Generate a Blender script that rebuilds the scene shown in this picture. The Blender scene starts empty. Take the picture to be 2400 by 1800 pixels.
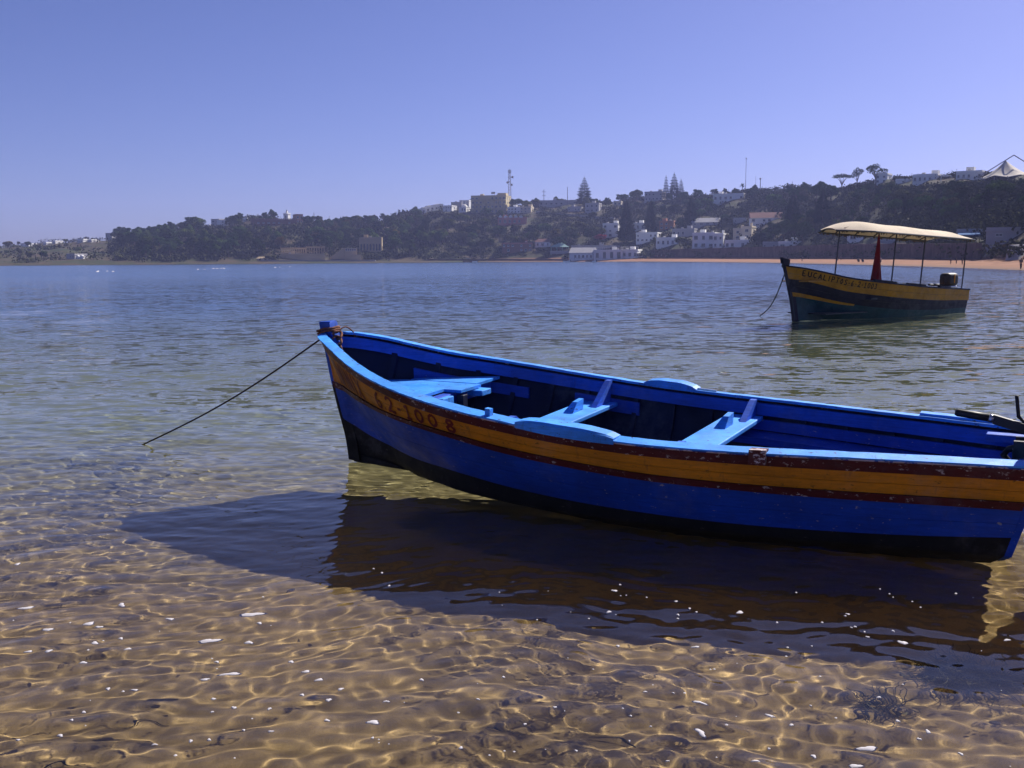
import bpy, bmesh, math, random
import numpy as np
from mathutils import Vector, Matrix

# ------------------------------------------------------------------ camera, sky, sun, exposure
sc = bpy.context.scene
COL = sc.collection
CAMZ = 1.67
FPX = 2400.0
PITCH = math.atan(294 / 2400.0)
ROLL = math.radians(0.35)
cR0 = Vector((1, 0, 0)); cU0 = Vector((0, math.sin(PITCH), math.cos(PITCH))); cF = Vector((0, math.cos(PITCH), -math.sin(PITCH)))
cR = cR0 * math.cos(ROLL) - cU0 * math.sin(ROLL)
cU = cU0 * math.cos(ROLL) + cR0 * math.sin(ROLL)
cam_data = bpy.data.cameras.new('camera')
cam = bpy.data.objects.new('camera', cam_data)
COL.objects.link(cam)
cam_data.sensor_width = 36.0
cam_data.lens = 36.0
cam_data.clip_start = 0.05
cam_data.clip_end = 20000
M = Matrix((cR, cU, -cF)).transposed().to_4x4()
M.translation = (0, 0, CAMZ)
cam.matrix_world = M
sc.camera = cam

SUN_EL = math.radians(40)
SUN_AZ = math.radians(44)          # clockwise from the view direction
world = bpy.data.worlds.new('World')
sc.world = world
world.use_nodes = True
wn = world.node_tree
bg = wn.nodes['Background']
sky = wn.nodes.new('ShaderNodeTexSky')
sky.sky_type = 'NISHITA'
sky.sun_disc = False
sky.sun_elevation = SUN_EL
sky.sun_rotation = SUN_AZ
sky.altitude = 0
sky.air_density = 0.7
sky.dust_density = 0.8
sky.ozone_density = 2.0
tint = wn.nodes.new('ShaderNodeMix'); tint.data_type = 'RGBA'; tint.blend_type = 'MULTIPLY'
tint.inputs[0].default_value = 1.0
tint.inputs[7].default_value = (0.76, 0.745, 1.20, 1)
wn.links.new(sky.outputs[0], tint.inputs[6])
wn.links.new(tint.outputs[2], bg.inputs[0])
bg.inputs[1].default_value = 0.050

sun_data = bpy.data.lights.new('sun', 'SUN')
sun_data.energy = 5.0
sun_data.angle = math.radians(0.5)
sun_data.color = (1.0, 0.94, 0.86)
sun = bpy.data.objects.new('sun', sun_data)
COL.objects.link(sun)
sdir = Vector((math.sin(SUN_AZ) * math.cos(SUN_EL), math.cos(SUN_AZ) * math.cos(SUN_EL), math.sin(SUN_EL)))
sun.rotation_euler = sdir.to_track_quat('Z', 'Y').to_euler()
sun.location = (30, 40, 40)
sun_data.cycles.is_caustics_light = True

sc.view_settings.view_transform = 'Standard'
sc.view_settings.look = 'None'
sc.view_settings.exposure = 0.82
sc.view_settings.gamma = 1.0
sc.view_settings.use_curve_mapping = False
sc.render.engine = 'CYCLES'
sc.cycles.use_denoising = True
sc.cycles.use_adaptive_sampling = True
sc.cycles.adaptive_threshold = 0.02
sc.cycles.max_bounces = 6
sc.cycles.diffuse_bounces = 2
sc.cycles.transmission_bounces = 6
sc.cycles.volume_bounces = 0
sc.cycles.sample_clamp_indirect = 6.0
sc.cycles.blur_glossy = 0.3

RNG = np.random.default_rng(7)
random.seed(7)

# ------------------------------------------------------------------ projection helpers (pixel of the 2400x1800 photograph)
def ray(x, y):
    return cF + cR * ((x - 1200) / FPX) + cU * ((900 - y) / FPX)
def onz(x, y, z):
    d = ray(x, y); t = (z - CAMZ) / d.z
    return Vector((0, 0, CAMZ)) + d * t
def ony(x, y, Y):
    d = ray(x, y)
    return Vector((0, 0, CAMZ)) + d * (Y / d.y)
def proj(p):
    d = Vector(p) - Vector((0, 0, CAMZ)); z = d.dot(cF)
    return 1200 + FPX * d.dot(cR) / z, 900 - FPX * d.dot(cU) / z
def hor(px):
    return 606 - (px - 1200) * math.tan(ROLL)

# ------------------------------------------------------------------ object helpers
def tag(o, label=None, cat=None, group=None, kind=None):
    if label: o['label'] = label
    if cat: o['category'] = cat
    if group: o['group'] = group
    if kind: o['kind'] = kind
    return o
def empty(name, loc=(0, 0, 0), rz=0.0):
    o = bpy.data.objects.new(name, None)
    o.empty_display_size = 0.2
    o.location = loc; o.rotation_euler = (0, 0, rz)
    COL.objects.link(o)
    return o
def link_mesh(name, me, parent=None, loc=None):
    o = bpy.data.objects.new(name, me)
    COL.objects.link(o)
    if parent is not None: o.parent = parent
    if loc is not None: o.location = loc
    return o
def mk(name, V, F, mat, parent=None, smooth=False, loc=None, mats=None, midx=None):
    me = bpy.data.meshes.new(name)
    me.from_pydata([tuple(map(float, v)) for v in V], [], [tuple(int(i) for i in f) for f in F])
    if mats:
        for m in mats: me.materials.append(m)
        if midx is not None: me.polygons.foreach_set('material_index', np.array(midx, dtype=np.int32))
    else:
        me.materials.append(mat)
    if smooth: me.polygons.foreach_set('use_smooth', np.ones(len(me.polygons), dtype=bool))
    me.update()
    return link_mesh(name, me, parent, loc)
def mk_np(name, V, Q, mat, parent=None, smooth=True):
    Q = np.asarray(Q, dtype=np.int32); n = Q.shape[1]
    me = bpy.data.meshes.new(name)
    me.vertices.add(len(V)); me.vertices.foreach_set('co', np.asarray(V, dtype=np.float32).ravel())
    me.loops.add(Q.size); me.loops.foreach_set('vertex_index', Q.ravel())
    me.polygons.add(len(Q)); me.polygons.foreach_set('loop_start', np.arange(0, Q.size, n, dtype=np.int32))
    me.update(calc_edges=True)
    me.polygons.foreach_set('use_smooth', np.full(len(Q), smooth, dtype=bool))
    me.materials.append(mat)
    return link_mesh(name, me, parent)
class MB:
    """collects boxes, tubes and sheets into ONE mesh"""
    def __init__(s): s.V = []; s.F = []
    def add(s, V, F):
        b = len(s.V); s.V += [Vector(v) for v in V]; s.F += [tuple(i + b for i in f) for f in F]
        return s
    def box(s, c, d, rz=0.0):
        cx, cy, cz = c; hx, hy, hz = d[0] / 2, d[1] / 2, d[2] / 2
        V = []
        for z in (-hz, hz):
            for x, y in ((-hx, -hy), (hx, -hy), (hx, hy), (-hx, hy)):
                V.append((cx + x * math.cos(rz) - y * math.sin(rz), cy + x * math.sin(rz) + y * math.cos(rz), cz + z))
        return s.add(V, BOXF)
    def hexa(s, P):
        return s.add(P, BOXF)
    def tube(s, pts, r, n=6, cap=True):
        pts = [Vector(p) for p in pts]
        rs = r if hasattr(r, '__len__') else [r] * len(pts)
        V = []; F = []
        prev = None
        for i, p in enumerate(pts):
            t = (pts[min(i + 1, len(pts) - 1)] - pts[max(i - 1, 0)])
            if t.length < 1e-9: t = Vector((0, 0, 1))
            t.normalize()
            if prev is None:
                a = t.cross(Vector((0, 0, 1)))
                if a.length < 1e-3: a = t.cross(Vector((1, 0, 0)))
            else:
                a = prev - t * prev.dot(t)
            a.normalize(); prev = a
            b = t.cross(a)
            for k in range(n):
                q = 2 * math.pi * k / n
                V.append(p + (a * math.cos(q) + b * math.sin(q)) * rs[i])
        for i in range(len(pts) - 1):
            for k in range(n):
                k2 = (k + 1) % n
                F.append((i * n + k, i * n + k2, (i + 1) * n + k2, (i + 1) * n + k))
        if cap:
            F.append(tuple(range(n))[::-1]); F.append(tuple((len(pts) - 1) * n + k for k in range(n)))
        return s.add(V, F)
    def build(s, name, mat, parent=None, smooth=False, loc=None):
        return mk(name, s.V, s.F, mat, parent, smooth, loc)
BOXF = [(3, 2, 1, 0), (4, 5, 6, 7), (0, 1, 5, 4), (1, 2, 6, 5), (2, 3, 7, 6), (3, 0, 4, 7)]

def spline(xs, ys):
    """monotone-ish cubic (Catmull-Rom slopes) interpolator"""
    xs = np.array(xs, float); ys = np.array(ys, float)
    m = np.gradient(ys, xs)
    def f(x):
        x = np.clip(x, xs[0], xs[-1])
        i = np.clip(np.searchsorted(xs, x) - 1, 0, len(xs) - 2)
        h = xs[i + 1] - xs[i]; t = (x - xs[i]) / h
        return ((2 * t**3 - 3 * t**2 + 1) * ys[i] + (t**3 - 2 * t**2 + t) * h * m[i]
                + (-2 * t**3 + 3 * t**2) * ys[i + 1] + (t**3 - t**2) * h * m[i + 1])
    return f

# ------------------------------------------------------------------ materials
def newmat(name):
    m = bpy.data.materials.new(name); m.use_nodes = True
    nt = m.node_tree
    return m, nt, nt.nodes['Principled BSDF']
def N(nt, t, **kw):
    n = nt.nodes.new(t)
    for k, v in kw.items(): setattr(n, k, v)
    return n
def mixrgb(nt, a, b, fac, blend='MIX'):
    n = N(nt, 'ShaderNodeMix', data_type='RGBA', blend_type=blend)
    for sock, v in ((n.inputs[6], a), (n.inputs[7], b), (n.inputs[0], fac)):
        if isinstance(v, (int, float)): sock.default_value = v
        elif isinstance(v, tuple): sock.default_value = (*v, 1) if len(v) == 3 else v
        else: nt.links.new(v, sock)
    return n.outputs[2]
def noise(nt, scale, detail=4, rough=0.6, vec=None, stretch=None):
    n = N(nt, 'ShaderNodeTexNoise'); n.inputs['Scale'].default_value = scale
    n.inputs['Detail'].default_value = detail; n.inputs['Roughness'].default_value = rough
    if vec is None:
        tc = N(nt, 'ShaderNodeTexCoord'); vec = tc.outputs['Object']
    if stretch:
        mp = N(nt, 'ShaderNodeMapping'); mp.inputs['Scale'].default_value = stretch
        nt.links.new(vec, mp.inputs[0]); vec = mp.outputs[0]
    nt.links.new(vec, n.inputs['Vector'])
    return n.outputs['Fac']
def ramp(nt, fac, lo, hi, a=0.0, b=1.0):
    r = N(nt, 'ShaderNodeMapRange'); r.inputs[1].default_value = lo; r.inputs[2].default_value = hi
    r.inputs[3].default_value = a; r.inputs[4].default_value = b
    nt.links.new(fac, r.inputs[0]); return r.outputs[0]
def bump(nt, bsdf, height, strength=0.3, dist=0.01):
    b = N(nt, 'ShaderNodeBump'); b.inputs['Strength'].default_value = strength; b.inputs['Distance'].default_value = dist
    nt.links.new(height, b.inputs['Height']); nt.links.new(b.outputs[0], bsdf.inputs['Normal'])
def surf(name, col, var=0.25, scale=3.0, rough=0.8, bmp=0.2, bdist=0.02, spec=0.3, metal=0.0, rand=0.0, stretch=None):
    m, nt, b = newmat(name)
    f = noise(nt, scale, 5, 0.65, stretch=stretch)
    k = ramp(nt, f, 0.3, 0.7, 1 - var, 1 + var)
    c = mixrgb(nt, col, k, 1.0, 'MULTIPLY')
    if rand:
        oi = N(nt, 'ShaderNodeObjectInfo')
        c = mixrgb(nt, c, ramp(nt, oi.outputs['Random'], 0, 1, 1 - rand, 1 + rand), 1.0, 'MULTIPLY')
    nt.links.new(c, b.inputs['Base Color'])
    b.inputs['Roughness'].default_value = rough
    b.inputs['Specular IOR Level'].default_value = spec
    b.inputs['Metallic'].default_value = metal
    if bmp: bump(nt, b, noise(nt, scale * 4, 4, 0.7, stretch=stretch), bmp, bdist)
    return m
def paint(name, col, chip=(0.55, 0.5, 0.45), amount=0.34, rough=0.55, scale=9.0, dirt=(0.02, 0.02, 0.025), dirt_amt=0.3):
    """weathered boat paint: uneven coats, chips and grime with shapes of their own"""
    m, nt, b = newmat(name)
    v = ramp(nt, noise(nt, 2.2, 6, 0.7), 0.3, 0.7, 0.68, 1.22)
    c = mixrgb(nt, col, v, 1.0, 'MULTIPLY')
    c = mixrgb(nt, c, ramp(nt, noise(nt, 9, 4, 0.6, stretch=(1, 1, 9)), 0.3, 0.7, 0.80, 1.16), 1.0, 'MULTIPLY')      # brush marks
    c = mixrgb(nt, c, dirt, ramp(nt, noise(nt, 7, 5, 0.7, stretch=(2.2, 2.2, 0.25)), 0.60, 0.74, 0, dirt_amt * 1.2))  # run stains
    fade = mixrgb(nt, c, (0.30, 0.31, 0.34), 0.30)
    c = mixrgb(nt, c, fade, ramp(nt, noise(nt, 1.4, 7, 0.75), 0.54, 0.70, 0, 0.5))                                    # sun-bleached patches
    dm = ramp(nt, noise(nt, scale * 0.7, 8, 0.75), 0.60, 0.78, 0, dirt_amt)
    c = mixrgb(nt, c, dirt, dm)
    f = noise(nt, scale * 2.0, 9, 0.72, stretch=(1, 1, 2.0))
    ch = ramp(nt, f, 1 - amount - 0.01, 1 - amount + 0.015, 0, 1)
    c = mixrgb(nt, c, chip, ch)
    nt.links.new(c, b.inputs['Base Color'])
    nt.links.new(ramp(nt, noise(nt, 5, 5), 0.3, 0.7, rough - 0.12, rough + 0.2), b.inputs['Roughness'])
    b.inputs['Specular IOR Level'].default_value = 0.28
    h = mixrgb(nt, noise(nt, 35, 6, 0.7), f, 0.4)
    bump(nt, b, h, 0.35, 0.006)
    return m
def leafmat(name, col, var=0.35, rand=0.45, hue=0.0):
    m, nt, b = newmat(name)
    oi = N(nt, 'ShaderNodeObjectInfo')
    c = mixrgb(nt, col, ramp(nt, noise(nt, 0.55, 4, 0.7), 0.3, 0.7, 1 - var, 1 + var), 1.0, 'MULTIPLY')
    c = mixrgb(nt, c, ramp(nt, oi.outputs['Random'], 0, 1, 1 - rand, 1 + rand), 1.0, 'MULTIPLY')
    w = N(nt, 'ShaderNodeTexWhiteNoise', noise_dimensions='1D'); nt.links.new(oi.outputs['Random'], w.inputs['W'])
    c = mixrgb(nt, c, mixrgb(nt, c, (1.45, 0.95, 0.55), 1.0, 'MULTIPLY'), ramp(nt, w.outputs['Value'], 0.45, 1.0, 0, 0.9))
    nt.links.new(c, b.inputs['Base Color'])
    b.inputs['Roughness'].default_value = 1.0; b.inputs['Specular IOR Level'].default_value = 0.0
    return m

BLUE_SHADED = (0.005, 0.055, 0.39)
M_BLUE = paint('blue_paint_shaded', BLUE_SHADED, chip=(0.30, 0.30, 0.33), amount=0.355)  # boat's blue darkened: the shade of the hull side is in the colour
M_BLUE_HALF_LIT = paint('blue_paint_half_lit', (0.010, 0.085, 0.50), chip=(0.02, 0.03, 0.08), amount=0.33)  # same blue made brighter for inner timbers that catch skylight
M_BLUE_SUNLIT = paint('blue_paint_sunlit', (0.040, 0.27, 0.80), chip=(0.03, 0.045, 0.10), amount=0.385, dirt_amt=0.55)  # same blue with sunlight put into the colour, for rails, thwarts and deck
M_BLUE_IN_SHADE = paint('inside_blue_shaded', (0.002, 0.007, 0.035), chip=(0.05, 0.06, 0.1), amount=0.33)  # dark inside paint, deepened further to carry the shadow within the hull
M_RED = paint('dark_red_paint', (0.075, 0.006, 0.007), chip=(0.42, 0.34, 0.32), amount=0.395)
M_YEL = paint('ochre_yellow_paint', (0.56, 0.20, 0.004), chip=(0.20, 0.09, 0.01), amount=0.38, dirt_amt=0.5)
M_BLACK = paint('black_bottom_paint', (0.005, 0.005, 0.006), chip=(0.09, 0.075, 0.055), amount=0.36, rough=0.75, dirt=(0.035, 0.035, 0.02), dirt_amt=0.6)
M_LET = paint('lettering_red', (0.15, 0.011, 0.008), chip=(0.3, 0.14, 0.02), amount=0.33)
M_WHITEW = paint('worn_white', (0.55, 0.48, 0.50), chip=(0.08, 0.012, 0.012), amount=0.52)
M_BEAD = paint('worn_bead_paint', (0.50, 0.42, 0.44), chip=(0.01, 0.05, 0.28), amount=0.50, scale=5.0)
M_ROPE = surf('brown_rope', (0.16, 0.065, 0.04), 0.5, 60, 0.9, 0.8, 0.004)
M_LINE = surf('dark_line', (0.03, 0.022, 0.018), 0.3, 40, 0.9, 0.4, 0.003)
M_WOOD = surf('old_bare_wood', (0.22, 0.15, 0.10), 0.4, 12, 0.85, 0.5, 0.004)
M_RUB = surf('black_rubber', (0.008, 0.008, 0.009), 0.2, 40, 0.55, 0.2, 0.001, 0.4)
M_MOTOR = surf('motor_charcoal', (0.012, 0.011, 0.013), 0.25, 10, 0.6, 0.1, 0.002, 0.5)
M_METAL = surf('worn_steel', (0.45, 0.45, 0.47), 0.3, 20, 0.35, 0.2, 0.002, 0.5, 1.0)
M_FNAVY = paint('navy_paint', (0.006, 0.007, 0.028), chip=(0.05, 0.05, 0.07), amount=0.30)
M_FYEL = paint('deep_yellow_paint', (0.42, 0.20, 0.010), chip=(0.2, 0.1, 0.01), amount=0.31)
M_FTEAL = paint('teal_bottom_paint', (0.010, 0.055, 0.075), chip=(0.2, 0.25, 0.25), amount=0.34)
M_FINSIDE = paint('boat_inside_paint', (0.04, 0.05, 0.06))
M_POLE = surf('grey_pole', (0.06, 0.06, 0.075), 0.2, 10, 0.5, 0.1, 0.002, 0.5)
M_TEXTD = surf('dark_lettering', (0.02, 0.015, 0.01), 0.2, 20)
M_FLAG = surf('red_flag_cloth', (0.20, 0.005, 0.009), 0.25, 3, 0.85, 0.3, 0.01)
M_FRINGE = surf('canopy_fringe', (0.16, 0.11, 0.06), 0.5, 20, 0.9, 0.5, 0.01)
M_CANV, _nt, _b = newmat('cream_canvas')
_c = mixrgb(_nt, (0.72, 0.62, 0.48), ramp(_nt, noise(_nt, 1.6, 4), 0.3, 0.7, 0.85, 1.08), 1.0, 'MULTIPLY')
_nt.links.new(_c, _b.inputs['Base Color']); _b.inputs['Roughness'].default_value = 0.9
_tr = N(_nt, 'ShaderNodeBsdfTranslucent'); _nt.links.new(_c, _tr.inputs[0])
_mx = N(_nt, 'ShaderNodeMixShader'); _mx.inputs[0].default_value = 0.28
_nt.links.new(_b.outputs[0], _mx.inputs[1]); _nt.links.new(_tr.outputs[0], _mx.inputs[2])
_nt.links.new(_mx.outputs[0], _nt.nodes['Material Output'].inputs[0])

# ------------------------------------------------------------------ sea floor and sea
def bed_z(x, y):
    x = np.asarray(x, float); y = np.asarray(y, float)
    right = np.clip((x / np.maximum(y, 1.0) - 0.1) / 0.35, 0, 1)
    near = 0.70 * np.clip((y + 0.4) / 2.2, 0, 1)
    far = 0.060 * np.clip(y - 9.2, 0, 30) + 0.03 * np.clip(y - 39.2, 0, 60)
    z = -(near * (1 - 0.08 * right) + far * (1 - 0.55 * right))
    z = z + 0.05 * np.clip(-0.4 - y, 0, 25)
    return z
M_SAND, nt, b = newmat('wet_sand')
geo = N(nt, 'ShaderNodeNewGeometry')
sep = N(nt, 'ShaderNodeSeparateXYZ'); nt.links.new(geo.outputs['Position'], sep.inputs[0])
c = mixrgb(nt, (0.245, 0.158, 0.066), ramp(nt, noise(nt, 1.3, 6, 0.65, geo.outputs['Position']), 0.3, 0.7, 0.72, 1.22), 1.0, 'MULTIPLY')
c = mixrgb(nt, c, ramp(nt, noise(nt, 120, 3, 0.8, geo.outputs['Position']), 0.3, 0.7, 0.82, 1.16), 1.0, 'MULTIPLY')
c = mixrgb(nt, c, (0.10, 0.07, 0.03), ramp(nt, noise(nt, 0.9, 7, 0.7, geo.outputs['Position']), 0.56, 0.70, 0, 0.28))
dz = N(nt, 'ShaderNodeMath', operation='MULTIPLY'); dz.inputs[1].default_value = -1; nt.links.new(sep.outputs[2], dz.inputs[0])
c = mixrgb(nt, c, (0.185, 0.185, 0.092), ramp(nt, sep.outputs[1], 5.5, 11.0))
c = mixrgb(nt, c, (0.085, 0.140, 0.250), ramp(nt, dz.outputs[0], 1.0, 2.6))  # deep bed coloured blue in place of light scattered up by the water
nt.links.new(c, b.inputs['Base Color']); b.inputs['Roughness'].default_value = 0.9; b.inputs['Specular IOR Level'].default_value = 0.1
bump(nt, b, noise(nt, 7, 4, 0.6, geo.outputs['Position'], stretch=(0.5, 1.3, 1)), 0.5, 0.03)
ys = np.concatenate([[-150, -80, -40, -20, -10, -5, -2, 0, 0.6], np.linspace(1.2, 12, 60), np.geomspace(12.6, 900, 40)])
xs = np.sinh(np.linspace(-6, 6, 121)) * 4.5
GX, GY = np.meshgrid(xs, ys)
GZ = bed_z(GX, GY) + 0.012 * np.sin(GX * 1.7 + GY * 0.6) * (GY > 1) * (GY < 40) + 0.01 * np.sin(GX * 0.9 - GY * 2.1) * (GY > 1) * (GY < 40)
ii = np.arange(GX.size).reshape(GX.shape)
SQ = lambda I: np.stack([I[:-1, :-1], I[:-1, 1:], I[1:, 1:], I[1:, :-1]], -1).reshape(-1, 4)
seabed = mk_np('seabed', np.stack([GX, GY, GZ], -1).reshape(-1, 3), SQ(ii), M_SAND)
seabed['kind'] = 'structure'
seabed.cycles.is_caustics_receiver = True

wr = np.random.default_rng(11)
WAVES = []
for i in range(84):
    lam = 0.075 * (0.50 / 0.075) ** (wr.random() ** 1.15)
    th = wr.normal(1.45, 0.85)
    if wr.random() < 0.25: th = wr.random() * math.pi
    WAVES.append((lam, th, 0.0078 * lam / 6.283, wr.random() * 6.283))
for i in range(22):
    lam = 0.45 * (3.0 / 0.45) ** wr.random()
    WAVES.append((lam, wr.normal(1.5, 0.45), 0.0045 * lam / 6.283, wr.random() * 6.283))
def wave_z(X, Y, spacing):
    Z = np.zeros_like(X, dtype=float)
    calm = (0.80 - 0.08 * np.clip((Y - 4.5) / 3.0, 0, 1)) * (1.0 + 0.28 * np.sin(0.8 * X + 0.5 * Y) * np.sin(0.6 * Y - 0.5 * X + 1))          # ripples lie down over the shallows
    wx = X + 0.16 * np.sin(Y * 0.9 + 0.4 * X) + 0.07 * np.sin(Y * 2.7 - X * 1.9) + .02 * np.sin(7.1 * Y + 3 * X); wy = Y + 0.16 * np.sin(X * 1.1 - 0.3 * Y) + 0.07 * np.sin(X * 3.1 + Y) + .02 * np.sin(8.3 * X - 2 * Y)
    for lam, th, a, ph in WAVES:
        k = 2 * math.pi / lam
        f = np.clip((lam / spacing - 2.6) / 2.0, 0, 1)
        if f.max() <= 0: continue
        Z += a * f * np.sin(k * (math.cos(th) * wx + math.sin(th) * wy) + ph)
    return Z * calm
NC = 640
u = np.linspace(-0.72, 0.72, NC)
r = np.concatenate([np.arange(1.0, 2.4, 0.03), np.arange(2.4, 9.0, 0.0125), np.geomspace(9.0, 13.0, 170)[:-1], np.geomspace(13.0, 620.0, 330)])
NR = len(r)
WX = u[None, :] * (r[:, None] + 2.0); WY = np.repeat(r[:, None], NC, 1)
SPR = np.gradient(r)
SP = np.maximum((r[:, None] + 2.0) * 1.44 / NC, SPR[:, None])
WZ = wave_z(WX, WY, SP + 0 * WX)
wi = np.arange(NC * NR).reshape(NR, NC)
M_SEA = bpy.data.materials.new('sea_water'); M_SEA.use_nodes = True
nt = M_SEA.node_tree; nt.nodes.clear()
out = N(nt, 'ShaderNodeOutputMaterial'); gl = N(nt, 'ShaderNodeBsdfGlass'); gl.inputs['IOR'].default_value = 1.333
gl.inputs['Color'].default_value = (0.93, 0.97, 0.98, 1)
geo = N(nt, 'ShaderNodeNewGeometry'); sep = N(nt, 'ShaderNodeSeparateXYZ'); nt.links.new(geo.outputs['Position'], sep.inputs[0])
nt.links.new(ramp(nt, sep.outputs[1], 10.0, 120.0, 0.0, 0.17), gl.inputs['Roughness'])
def vnoise(scale, stretch, amp):
    n = N(nt, 'ShaderNodeTexNoise'); n.inputs['Scale'].default_value = scale; n.inputs['Detail'].default_value = 3; n.inputs['Roughness'].default_value = 0.6
    mp = N(nt, 'ShaderNodeMapping'); mp.inputs['Scale'].default_value = stretch
    nt.links.new(geo.outputs['Position'], mp.inputs[0]); nt.links.new(mp.outputs[0], n.inputs['Vector'])
    v = N(nt, 'ShaderNodeVectorMath', operation='SUBTRACT'); v.inputs[1].default_value = (.5, .5, .5); nt.links.new(n.outputs['Color'], v.inputs[0])
    w = N(nt, 'ShaderNodeVectorMath', operation='MULTIPLY'); w.inputs[1].default_value = (amp * .8, amp, 0); nt.links.new(v.outputs[0], w.inputs[0])
    return w.outputs[0]
# ripples too fine for the mesh beyond the shallows: the surface normal wobbles with them
n1 = vnoise(4.2, (0.6, 1.2, 1), 1.0); n2 = vnoise(0.9, (0.5, 1.0, 1), 0.30); n3 = vnoise(0.07, (0.35, 1.0, 1), 0.12)
ad = N(nt, 'ShaderNodeVectorMath', operation='ADD'); nt.links.new(n1, ad.inputs[0]); nt.links.new(n2, ad.inputs[1])
ad3 = N(nt, 'ShaderNodeVectorMath', operation='ADD'); nt.links.new(ad.outputs[0], ad3.inputs[0]); nt.links.new(n3, ad3.inputs[1])
sc_ = N(nt, 'ShaderNodeVectorMath', operation='SCALE'); nt.links.new(ad3.outputs[0], sc_.inputs[0]); nt.links.new(ramp(nt, sep.outputs[1], 7.0, 14.0, 0.0, 1.0), sc_.inputs['Scale'])
ad2 = N(nt, 'ShaderNodeVectorMath', operation='ADD'); nt.links.new(geo.outputs['Normal'], ad2.inputs[0]); nt.links.new(sc_.outputs[0], ad2.inputs[1])
nm = N(nt, 'ShaderNodeVectorMath', operation='NORMALIZE'); nt.links.new(ad2.outputs[0], nm.inputs[0])
nt.links.new(nm.outputs[0], gl.inputs['Normal'])
nt.links.new(gl.outputs[0], out.inputs[0])
sea = mk_np('sea', np.stack([WX, WY, WZ], -1).reshape(-1, 3), SQ(wi), M_SEA)
sea['kind'] = 'structure'
sea.cycles.is_caustics_caster = True

def water_many(x, y):
    return wave_z(x, y, np.maximum((y + 2) * 1.44 / NC, np.interp(y, r, SPR)))
def water_at(x, y):
    return float(water_many(np.array([x]), np.array([y]))[0])

# ------------------------------------------------------------------ the far shore
_px = [-700, -200, 0, 300, 600, 900, 1100, 1300, 1500, 1700, 1900, 2100, 2250, 2400, 2600, 3000]
_D = [400, 420, 430, 450, 470, 500, 520, 500, 450, 345, 250, 180, 143, 116, 95, 75]
fD = lambda p: float(np.interp(p, _px, _D))
_bw = [8, 8, 8, 8, 8, 8, 8, 9, 28, 75, 80, 58, 42, 30, 28, 26]
fB = lambda p: float(np.interp(p, _px, _bw))           # depth of the strand behind the waterline
_zb = [1.0, 1.0, 1.0, 1.0, 1.0, 1.0, 1.0, 1.1, 1.45, 1.1, 1.05, 1.1, 1.1, 1.1, 1.2, 1.2]
fZ = lambda p: float(np.interp(p, _px, _zb))
_rpx = [-700, -200, 0, 60, 107, 129, 190, 258, 300, 400, 500, 580, 650, 705, 800, 900, 1000, 1100, 1200, 1300, 1400, 1500, 1600, 1700, 1750, 1800, 1900, 2000, 2050, 2100, 2250, 2400, 2600, 3000]
_ryg = [590, 585, 580, 577, 573, 570.5, 568, 562, 560, 549, 533, 520, 516, 523, 532, 520, 500, 487, 486, 481, 481, 472, 469, 460, 453, 453, 448, 439, 431, 428, 420, 417, 415, 415]
_rof = [300, 260, 230, 220, 212, 208, 200, 194, 190, 185, 180, 176, 175, 175, 180, 190, 200, 210, 215, 215, 220, 230, 250, 270, 270, 270, 260, 240, 228, 215, 190, 170, 160, 150]
fYG = spline(_rpx, _ryg)
fRO = lambda p: float(np.interp(p, _rpx, _rof))
def colx(p):
    d = ray(p, hor(p)); return d.x / d.y
def terr(p, t):
    """ground point of photo column p, t = metres behind the waterline"""
    D = fD(p); bw = fB(p); zb = fZ(p); ro = fRO(p)
    Y = D + t
    zr = CAMZ + (hor(p) - float(fYG(p))) / FPX * (D + ro) * 1.008
    if t < 0: z = t * 0.12
    elif t < bw: z = zb * (t / bw) ** 0.85
    elif t < ro:
        q = (t - bw) / (ro - bw)
        z = zb + (zr - zb) * (0.55 * q + 0.45 * (1 - (1 - q) ** 2)) if p < 1450 else zb + (zr - zb) * (q ** 0.9)
    else:
        z = zr - (t - ro) * 0.02
    n = 0.6 * math.sin(p * 0.031 + t * 0.05) + 0.5 * math.sin(p * 0.013 - t * 0.083) + 0.35 * math.sin(p * 0.083 + t * 0.021)
    z += n * min(1, max(0, (t - bw - 6) / 40))
    return Vector((colx(p) * Y, Y, z))
def place(p, y):
    """ray from the photo pixel to the far shore's ground"""
    last = None
    for t in np.arange(0.5, fRO(p) + 12, 1.0):
        g = terr(p, float(t)); yy = proj(g)[1]
        if yy <= y: return g
        last = g
    return last
cols = np.concatenate([np.linspace(-650, -20, 30), np.linspace(0, 2400, 220), np.linspace(2420, 2950, 26)])
ts = np.concatenate([[-25, -8, -2, 0], np.linspace(1.5, 30, 14), np.linspace(36, 300, 52), [340, 420, 560, 700]])
TV = np.array([[terr(float(p), float(t)) for p in cols] for t in ts])
M_LAND, nt, b = newmat('shore_ground')
geo = N(nt, 'ShaderNodeNewGeometry'); sep = N(nt, 'ShaderNodeSeparateXYZ'); nt.links.new(geo.outputs['Position'], sep.inputs[0])
P_ = geo.outputs['Position']
c = mixrgb(nt, (0.065, 0.050, 0.034), (0.034, 0.042, 0.018), ramp(nt, noise(nt, 0.05, 6, 0.7, P_), 0.42, 0.58))
c = mixrgb(nt, c, (0.10, 0.075, 0.05), ramp(nt, noise(nt, 0.11, 6, 0.75, P_), 0.60, 0.68, 0, 0.8))
bs = ramp(nt, sep.outputs[0], -20, 30)                       # the sandy strand lies along the right-hand half of the bay
bz = ramp(nt, sep.outputs[2], 1.6, 2.3, 1, 0)
k = N(nt, 'ShaderNodeMath', operation='MULTIPLY'); nt.links.new(bs, k.inputs[0]); nt.links.new(bz, k.inputs[1])
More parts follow.
